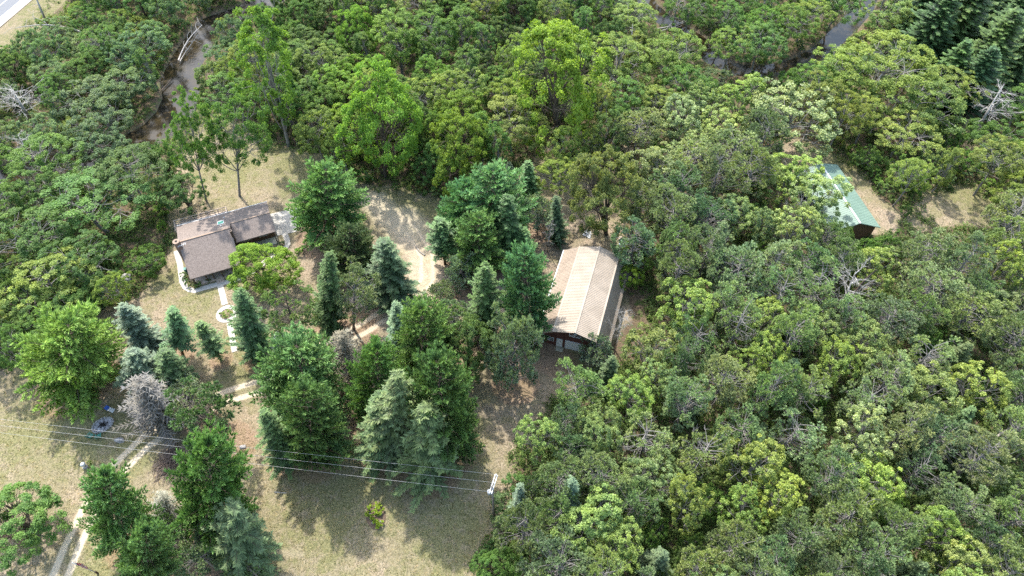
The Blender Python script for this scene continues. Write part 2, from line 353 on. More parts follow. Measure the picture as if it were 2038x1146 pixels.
# ------------------------------------------------------------------ tree prototypes (metres)
def limb(tb, a, b, r0, r1, r, sag=.08, n=4, wob=.08):
    a, b = Vector(a), Vector(b); L = (b-a).length; pts = []; q = Vector(r.normal(size=3))*L*wob
    for i in range(n+1):
        t = i/n; p = a.lerp(b, t)+q*math.sin(math.pi*t)+Vector((0, 0, L*sag*math.sin(math.pi*t)))
        pts.append(p)
    tb.add(pts, [r0+(r1-r0)*i/n for i in range(n+1)], cap=False); return pts
def broadleaf(seed, h, R_, bf, nlobe, ncl, cr, nleaf, L, bark, mat, lobes_tight=.5, stems=1, trunk_r=.2, cone=0., low=-.55):
    r = np.random.default_rng(seed); c0 = np.array([0, 0, h*(1+bf)/2]); hv = h*(1-bf)/2
    sc = np.array([R_, R_, hv])
    ld = rsph(r, nlobe*3); ld = ld[ld[:, 2] > low][:nlobe]; ld[:, 2] *= .95
    lo = ld*(lobes_tight+.12*r.normal(size=(len(ld), 1)))
    if cone: lo[:, :2] *= (1-cone*np.clip(lo[:, 2:3], 0, 1))
    lo = np.vstack([lo, [[0, 0, .25]]]); lr = np.append(np.clip(r.normal(.46, .09, len(ld)), .28, .62), .55)
    cl = []; per = max(2, int(ncl/len(lo)))
    own = []
    for i, (p, q) in enumerate(zip(lo, lr)):
        d = rsph(r, per); d[:, 2] = np.abs(d[:, 2]+.15)*np.where(r.random(per) < .72, 1, -1)
        cl.append(p+d*q*r.uniform(.82, 1.08, (per, 1))); own += [i]*per
    cl = np.vstack(cl); own = np.array(own)
    keep = np.ones(len(cl), bool)
    for i, (p, q) in enumerate(zip(lo, lr)): keep &= (np.linalg.norm(cl-p, axis=1) > q*.72) | (own == i)
    cl, own = cl[keep], own[keep]
    W_ = c0+cl*sc; lobW = c0+lo*sc
    W_[:, 2] = np.maximum(W_[:, 2], .25)
    # leaves
    n = len(W_); cro = r.uniform(.65, 1.25, n)*cr; ctone = np.clip(r.normal(.45, .2, n), 0, 1)
    out = unit(cl-lo[own]*.3)
    k = nleaf; cc = np.repeat(W_, k, 0); oo = np.repeat(out, k, 0); rr = np.repeat(cro, k)[:, None]
    d = unit(rsph(r, n*k)+oo*.75+np.array([0, 0, .35])); pos = cc+d*rr*r.uniform(.45, 1.05, (n*k, 1))*np.array([1, 1, .8])
    nr = unit(d*.55+np.array([0, 0, .45])+rsph(r, n*k)*.75)
    s = r.uniform(.65, 1.3, n*k)*L
    tone = np.clip(np.repeat(ctone, k)*.6+r.random(n*k)*.45+.0, 0, 1)
    crown = polymesh('crown', leaves(pos, nr, s, s*.72, r), tone, mat)
    tb = Tubes(5)
    for st in range(stems):
        off = Vector((0, 0, 0)) if stems == 1 else Vector((math.cos(st*2.4), math.sin(st*2.4), 0))*trunk_r*1.6
        top = Vector(c0+np.array([0, 0, .35*hv]))+off*3*(stems > 1)
        pts = limb(tb, off+Vector((0, 0, -.3)), top, trunk_r*(1.25 if stems == 1 else .8), trunk_r*.35, r, 0, 7, .03)
        for i, lw in enumerate(lobW[:-1]):
            if stems > 1 and i % stems != st: continue
            zz = max(.25*h*bf+.1, min(lw[2]-abs(r.normal(.30, .08))*h*(1-bf)-.2, top.z))
            t = min(max((zz+.3)/(top.z+.3), 0), 1); a = pts[min(int(t*7), 7)]
            limb(tb, a, lw, trunk_r*.48, trunk_r*.16, r, .05, 5, .07)
            for j in np.where(own == i)[0][::2]:
                limb(tb, Vector(lw).lerp(a, .25*r.random()), W_[j], trunk_r*.16, .02, r, .05, 2, .06)
    return tb.mesh('trunk', bark), crown
def prof(kind, t):
    if kind == 'spruce': return (1-t)**.66*np.clip(t*9+.55, 0, 1)
    if kind == 'wpine': return np.where(t < .3, .8+.2*t/.3, (1-(t-.3)/.7)**.62)*np.clip((1-t)*8+.05, 0, 1)
    return (1-t)**.6
def spruce(seed, h, R_, bf=.06, dens=1., droop=.22, bark='bark', gap=.08, lw=.38, irregular=.4, mat='needle', wh=.58):
    r = np.random.default_rng(seed); tb = Tubes(6); lean = r.normal(size=2)*.01*h
    tb.add([(0, 0, -.3), (lean[0]*.3, lean[1]*.3, h*.4), (lean[0], lean[1], h*.98)], [h*.016+.03, h*.011+.02, .02])
    C_, D_, T_, Ls = [], [], [], []
    z = h*bf
    azs = r.normal(size=6)
    while z < h*.985:
        t = (z-h*bf)/(h*(1-bf)); nb = int(r.integers(6, 9)) if t < .85 else 5
        a0 = r.uniform(0, 6.28); w = r.uniform(1-irregular, 1+irregular*.6)
        for b in range(nb):
            if r.random() < gap*(1-t): continue
            az = a0+b*6.283/nb+r.normal()*.16
            L = R_*float(prof('spruce', t))*w*r.uniform(.62, 1.18)*(1+.18*math.sin(az*2+azs[0])+.1*math.sin(az*3+azs[1]))+.12
            d = np.array([math.cos(az), math.sin(az), 0]); up = .35*t
            m = max(3, int(L/.17*dens)); s = np.linspace(.12, 1, m)
            zz = z+L*(up*s-droop*s+.55*droop*s*s)+r.normal()*.08
            pp = np.stack([d[0]*s*L, d[1]*s*L, zz], 1); pp[:, :2] += lean*z/h
            if L > .9: tb.add([pp[0]-d*.1*L, pp[m//2], pp[-1]], [.035, .022, .01], cap=False)
            side = np.array([-d[1], d[0], 0]); bt = np.clip(r.normal(.45, .18), 0, 1)
            for sg in (-1, 1, 0):
                tl = (.16+.26*(1-s)*min(L, 2.2)+.1)*r.uniform(.7, 1.2, m)
                dd = unit(d*.9+side*sg*r.uniform(.7, 1.2, (m, 1))+np.array([0, 0, 1])*r.uniform(-.45, .12, (m, 1)))
                for q in ((.35, .95) if sg else (.3,)):
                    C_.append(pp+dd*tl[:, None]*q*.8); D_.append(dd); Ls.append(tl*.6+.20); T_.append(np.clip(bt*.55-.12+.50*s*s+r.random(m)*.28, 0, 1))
        z += wh*r.uniform(.75, 1.25)*(1-.45*t)
    Cc, Dd, Ll, Tt = np.vstack(C_), np.vstack(D_), np.concatenate(Ls), np.concatenate(T_)
    n = len(Cc); sd = unit(np.cross(Dd, np.array([0, 0, 1.]))+rsph(r, n)*.55); sd = unit(sd-Dd*np.sum(sd*Dd, 1, keepdims=True))
    W_ = (Ll*lw*r.uniform(.7, 1.2, n))[:, None]; L2 = Ll[:, None]
    up = np.cross(sd, Dd)*.06
    P = np.stack([Cc-Dd*L2*.45, Cc+sd*W_*.5-up, Cc+Dd*L2*.6, Cc-sd*W_*.5-up], 1)
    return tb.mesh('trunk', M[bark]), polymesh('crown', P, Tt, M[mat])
def tufts(c, d, r, nb=9, L=.36, W=.09, spread=.9):
    k = nb; n = len(c); cc = np.repeat(c, k, 0); dd = unit(np.repeat(d, k, 0)+rsph(r, n*k)*spread)
    return blades(cc, dd, r.uniform(.7, 1.2, n*k)*L, np.full(n*k, W)*r.uniform(.7, 1.3, n*k), r)
def wpine(seed, h, R_, bf=.1, bark='bark', nb=6, wh=.86, bl=.50, gap=.04):
    r = np.random.default_rng(seed); tb = Tubes(6); ln = r.normal(size=2)*.02*h
    tb.add([(0, 0, -.3), (ln[0]*.3, ln[1]*.3, h*.45), (ln[0], ln[1], h*.97)], [h*.02+.03, h*.013+.02, .03])
    C_, D_, T_ = [], [], []; z = h*bf
    while z < h*.97:
        t = (z-h*bf)/(h*(1-bf)); a0 = r.uniform(0, 6.28); n_ = nb if t < .8 else 5
        for b in range(n_):
            if r.random() < gap: continue
            az = a0+b*6.283/n_+r.normal()*.2; L = R_*float(prof('wpine', t))*r.uniform(.55, 1.18)+.2
            d = np.array([math.cos(az), math.sin(az), 0]); up = .10+.55*t; sag = -.10*(1-t)
            f = lambda s: np.array([d[0]*s*L+ln[0]*z/h, d[1]*s*L+ln[1]*z/h, z+L*(up*s*s+sag*s)])
            tb.add([f(0), f(.5), f(.95)], [.03+.012*L, .02+.006*L, .012], cap=False)
            bt = np.clip(r.normal(.45, .18), 0, 1); ns = max(3, int(L*2.3))
            for s in np.linspace(.28, 1, ns):
                for sg in (-1, 1):
                    SL = L*.34*(1.15-s)+.25; sd = unit(d*.85+np.array([-d[1], d[0], 0])*sg*r.uniform(.5, 1)+np.array([0, 0, .12+.3*t]))
                    m = max(2, int(SL/.27)); q = np.linspace(.25, 1, m)[:, None]
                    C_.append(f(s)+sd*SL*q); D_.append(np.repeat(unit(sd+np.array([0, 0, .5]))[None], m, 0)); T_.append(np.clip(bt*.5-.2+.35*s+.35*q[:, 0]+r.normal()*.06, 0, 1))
        z += wh*r.uniform(.7, 1.2)*(1-.4*t)
    c, d, T = np.vstack(C_), np.vstack(D_), np.concatenate(T_); k = 10
    tone = np.clip(np.repeat(T, k)+r.normal(size=len(c)*k)*.13, 0, 1)
    return tb.mesh('trunk', M[bark]), polymesh('crown', tufts(c, d, r, k, bl, .15, .5), tone, M['needle'])
def rpine(seed, h, R_, bf=.35, ncl=70, bark='bark_grey', flat=1., nt=22, tl=.36, gap=.0):
    r = np.random.default_rng(seed); tb = Tubes(5); ln = r.normal(size=2)*.02*h
    axis = [(0, 0, -.3), (ln[0]*.4, ln[1]*.4, h*.5), (ln[0], ln[1], h*.94)]; tb.add(axis, [h*.015+.05, h*.011+.03, .04])
    hv = h*(1-bf)/2; c0 = np.array([0, 0, h*(1+bf)/2]); d = rsph(r, ncl*2); d = d[d[:, 2] > -.75][:ncl]
    ecc = 1+.16*np.sin(np.arctan2(d[:, 1], d[:, 0])*2+r.uniform(0, 6))+.12*np.sin(np.arctan2(d[:, 1], d[:, 0])*3+r.uniform(0, 6))
    rad = r.uniform(.72, 1.03, len(d))*ecc; rad[::4] *= .62
    W_ = c0+d*rad[:, None]*np.array([R_, R_, hv*flat]); T0 = np.clip(r.normal(.45, .16, len(W_)), 0, 1)
    C_, D_, T_ = [], [], []
    for p, dd, tn in zip(W_, d, T0):
        zz = max(p[2]-np.hypot(p[0], p[1])*r.uniform(.35, .7), h*bf*.9); zz = min(zz, h*.9)
        limb(tb, (ln[0]*zz/h, ln[1]*zz/h, zz), p, .055, .02, r, -.08, 4, .08)
        if r.random() < gap: 
            for _ in range(5): limb(tb, p-dd*.4, p+rsph(r, 1)[0]*.8, .02, .008, r, 0, 2, .1)
            continue
        od = unit(dd+np.array([0, 0, .55])); q = rsph(r, nt); q = unit(q+od*.75)
        pos = p+q*r.uniform(.25, .85, (nt, 1))*np.array([1, 1, .75])
        for k in range(0, nt, 4): tb.add([p-dd*.25, pos[k]], [.018, .008], cap=False)
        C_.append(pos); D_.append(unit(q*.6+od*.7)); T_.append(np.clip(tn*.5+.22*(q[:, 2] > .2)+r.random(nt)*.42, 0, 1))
    c, dd, T = np.vstack(C_), np.vstack(D_), np.concatenate(T_); k = 13
    tone = np.clip(np.repeat(T, k)+r.normal(size=len(c)*k)*.12, 0, 1)
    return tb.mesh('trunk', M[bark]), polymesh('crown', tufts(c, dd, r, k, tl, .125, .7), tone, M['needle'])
def bare(seed, h, R_, bark, n=16, twigs=10, fork=.35):
    r = np.random.default_rng(seed); tb = Tubes(4); ln = r.normal(size=2)*.04*h
    tb.add([(0, 0, -.3), (ln[0]*.4, ln[1]*.4, h*.5), (ln[0], ln[1], h*.98)], [h*.014+.04, h*.009+.03, .02])
    tw = Tubes(3)
    for i in range(n):
        t = fork+(.95-fork)*(i+.5)/n; az = i*2.4+r.normal()*.4; L = R_*(1-t*.55)*r.uniform(.6, 1.1); z = h*t
        a = Vector((ln[0]*t, ln[1]*t, z)); b = a+Vector((math.cos(az)*L, math.sin(az)*L, L*r.uniform(.2, .75)))
        pts = limb(tw, a, b, .055, .012, r, -.06, 4, .12)
        for j in range(twigs):
            p = pts[1+j % 4]; q = p+(b-a)*.35+Vector(r.normal(size=3))*L*.22
            pp = limb(tw, p, q, .02, .008, r, 0, 2, .15)
            for _ in range(2): limb(tw, pp[1], pp[1]+(q-p)*.5+Vector(r.normal(size=3))*L*.12, .012, .006, r, 0, 1, 0)
    return tb.mesh('trunk', M[bark]), tw.mesh('branches', M[bark])
def palegrey(seed, h, R_):
    """dying spruce with silvery bare sprays"""
    a, b = spruce(seed, h, R_, .08, .55, .30, 'bark_grey', .1, .22, .3, 'needle', .5); return a, b
M['silver'] = leafmat('silver_twigs', .05, (.6, .6, .62), (1.3, 1.3, 1.3), .8, .2)
T1 = 'leaf'
PROTO = {
 'maple': [broadleaf(s, 12, 5, .06, 16, 520, .62, 112, .205, M['bark'], M['leaf'], .47, 1, .26, .2, -.92) for s in (11, 12, 13, 14)],
 'tall': [broadleaf(s, 15, 3.6, .14, 13, 240, .6, 116, .20, M['bark_grey'], M['leaf'], .52, 1, .2, .25, -.92) for s in (15, 16, 17)],
 'airy': [broadleaf(s, 14, 4.6, .34, 14, 340, .60, 96, .20, M['bark_grey'], M['leaf'], .62, 1, .17, 0) for s in (21, 22, 23, 24)],
 'oak': [broadleaf(s, 14, 4.5, .22, 15, 290, .60, 92, .25, M['bark_grey'], M['oak'], .56, 1, .2, .1) for s in (31, 32, 33, 34)],
 'dome': [broadleaf(s, 6.5, 4.4, .0, 14, 280, .58, 112, .19, M['bark_grey'], M['leaf'], .55, 4, .11, 0) for s in (41, 42, 43)],
 'shrub': [broadleaf(s, 3., 2.2, .0, 7, 50, .48, 62, .25, M['bark'], M['leaf'], .5, 3, .05, 0) for s in (51, 52, 53)],
 'spruce': [spruce(s, 14, 3.2, .05, 1.0, .24) for s in (61, 62, 63)]+[spruce(64, 13, 3.6, .03, 1., .16, irregular=.3)],
 'bigspruce': [spruce(66, 20, 4.6, .08, .8, .34, irregular=.25, wh=.6, lw=.55), spruce(67, 19, 4.8, .08, .8, .38, irregular=.25, wh=.6, lw=.55)],
 'sparse': [spruce(s, 11, 2.2, .28, .7, .28, 'bark', .38, .5, .35) for s in (71, 72)],
 'wpine': [wpine(s, 14, 4.6, .08) for s in (81, 82, 83, 84)],
 'rpine': [rpine(s, 14, 3.9, .36, 74, gap=.05) for s in (91, 92, 93, 94)]+[rpine(95, 13, 3.7, .4, 50, gap=.2, nt=17)],
 'opine': [rpine(96, 12, 3.6, .3, 44, nt=20, tl=.36, bark='bark')],
 'bpine': [rpine(97, 6, 3.4, .05, 80, nt=20, tl=.32), rpine(98, 6.5, 3.2, .05, 74, nt=20, tl=.32)],
 'bare': [bare(s, 12, 3.2, 'bark_pale') for s in (101, 102, 103)],
 'silver': [palegrey(111, 9, 3.0)],
 'snag': [bare(s, 10, 1.0, 'bark_pale', 5, 2, .5) for s in (121, 122)],
}
_sv = PROTO['silver'][0][1]; _sv.materials.clear(); _sv.materials.append(M['silver'])
DIM = {'maple': (12, 4.5, .54), 'tall': (15, 3.5, .57), 'airy': (14, 4.3, .70), 'oak': (14, 4.5, .63), 'dome': (6.5, 4.4, .52), 'shrub': (3, 2.2, .5), 'spruce': (14, 2.6, 1), 'bigspruce': (20, 4.4, 1),
       'sparse': (11, 1.65, 1), 'wpine': (14, 4.1, 1), 'rpine': (14, 4.0, .70), 'opine': (12, 3.5, .66), 'bpine': (6, 3.3, .52), 'bare': (12, 3.2, .65), 'silver': (9, 2.1, 1), 'snag': (10, 1, 1)}
NAME = {'maple': 'broadleaf_tree', 'tall': 'broadleaf_tree', 'airy': 'broadleaf_tree', 'oak': 'oak_tree', 'dome': 'bush', 'shrub': 'bush', 'spruce': 'spruce_tree', 'bigspruce': 'spruce_tree', 'sparse': 'spruce_tree',
        'wpine': 'pine_tree', 'rpine': 'pine_tree', 'opine': 'pine_tree', 'bpine': 'pine_tree', 'bare': 'dead_tree', 'silver': 'dead_tree', 'snag': 'dead_tree'}
CATN = {'broadleaf_tree': 'tree', 'oak_tree': 'tree', 'bush': 'bush', 'spruce_tree': 'tree', 'pine_tree': 'tree', 'dead_tree': 'dead tree'}
COL = {'bright': ((.155, .27, .05), 'bright green'), 'lime': ((.16, .265, .05), 'yellow-green'), 'mid': ((.105, .195, .055), 'mid green'), 'dark': ((.085, .15, .05), 'dark green'),
       'olive': ((.18, .25, .07), 'olive green'), 'alder': ((.14, .215, .105), 'grey-green'), 'wp': ((.125, .245, .09), 'fresh green'), 'wpb': ((.125, .25, .125), 'blue-green'), 'wpl': ((.15, .27, .08), 'light green'),
       'blue': ((.115, .178, .125), 'silvery blue'), 'wsp': ((.115, .205, .085), 'dark green'), 'sp': ((.08, .145, .06), 'deep green'), 'spg': ((.085, .135, .062), 'grey-green'), 'dsp': ((.06, .115, .042), 'very dark green'), 'rp': ((.165, .235, .105), 'dull green'), 'rp2': ((.205, .275, .13), 'pale green'), 'rpd': ((.125, .195, .095), 'deep green'),
       'oak': ((.235, .33, .085), 'yellow-green'), 'oak2': ((.28, .35, .135), 'pale yellow-green'), 'oakm': ((.20, .275, .095), 'mid green'), 'sage': ((.20, .27, .165), 'sage green'), 'pale': ((.185, .178, .145), 'pale grey'), 'grey': ((.22, .23, .20), 'grey'),
       'rust': ((.16, .22, .095), 'green'), 'red': ((.30, .09, .065), 'red')}
TREES = []       # (kind, colour, base xy, zc, R, h, centre px, radius px, label)
def solve(kind, u, v, rpx, h, bu=None, bv=None):
    h0, R0, cf = DIM[kind]
    if bu is not None:
        b = at(bu, bv); best = None
        for zc in np.linspace(1.0, 26, 251):
            a = at(u, v, zc); e = abs(a[1]-b[1])
            if best is None or e < best[0]: best = (e, zc, a)
        zc, a = best[1], best[2]; h = math.hypot(zc, a[0]-b[0])/cf
    else:
        if h is None: h = h0
        zc = h*cf; a = at(u, v, zc); b = a
    R_ = rpx/proj((a[0], a[1], zc))[2]
    return dict(kind=kind, b=b, a=a, zc=zc, R=R_, h=h)
def put(kind, col, u, v, rpx, h=None, bu=None, bv=None, label=None, group=None, var=None, bush=False):
    s = solve(kind, u, v, rpx, h, bu, bv); s.update(col=col, u=u, v=v, r=rpx, label=label, group=group, var=var, bush=bush); TREES.append(s); return s
PCOUNT = {}
def build_tree(s, i):
    kind = s['kind']; h0, R0, cf = DIM[kind]; pr = PROTO[kind]; vi = s['var'] if s['var'] is not None else int(rng.integers(len(pr)))
    tm, cm = pr[vi % len(pr)]; name = NAME[kind]; r2 = random.Random(i*77+5)
    e = empty(name, (0, 0, 0), label=s['label'], category=CATN[name], group=s['group'])
    up = Vector((s['a'][0]-s['b'][0], s['a'][1]-s['b'][1], s['zc'])).normalized()
    up = (up+Vector((r2.gauss(0, .03), r2.gauss(0, .03), 0))*(s['group'] is not None)).normalized(); q = Vector((0, 0, 1)).rotation_difference(up) @ Matrix.Rotation(r2.uniform(0, 6.28), 4, 'Z').to_quaternion()
    e.rotation_mode = 'QUATERNION'; e.rotation_quaternion = q; e.location = (s['b'][0], s['b'][1], 0)
    k = s['R']/R0; a_ = r2.uniform(.9, 1.12); e.scale = (k*a_, k/a_, s['h']/h0)
    base = COL[s['col']][0]; j = r2.uniform(.86, 1.16); c = (base[0]*j*r2.uniform(.9, 1.12), base[1]*j, base[2]*j*r2.uniform(.85, 1.2), 1)
    t = bpy.data.objects.new('trunk', tm); C.objects.link(t); t.parent = e
    cn = 'branches' if kind in ('bare', 'snag') else 'crown'
    g = bpy.data.objects.new(cn, cm); C.objects.link(g); g.parent = e; g.color = c
    return e

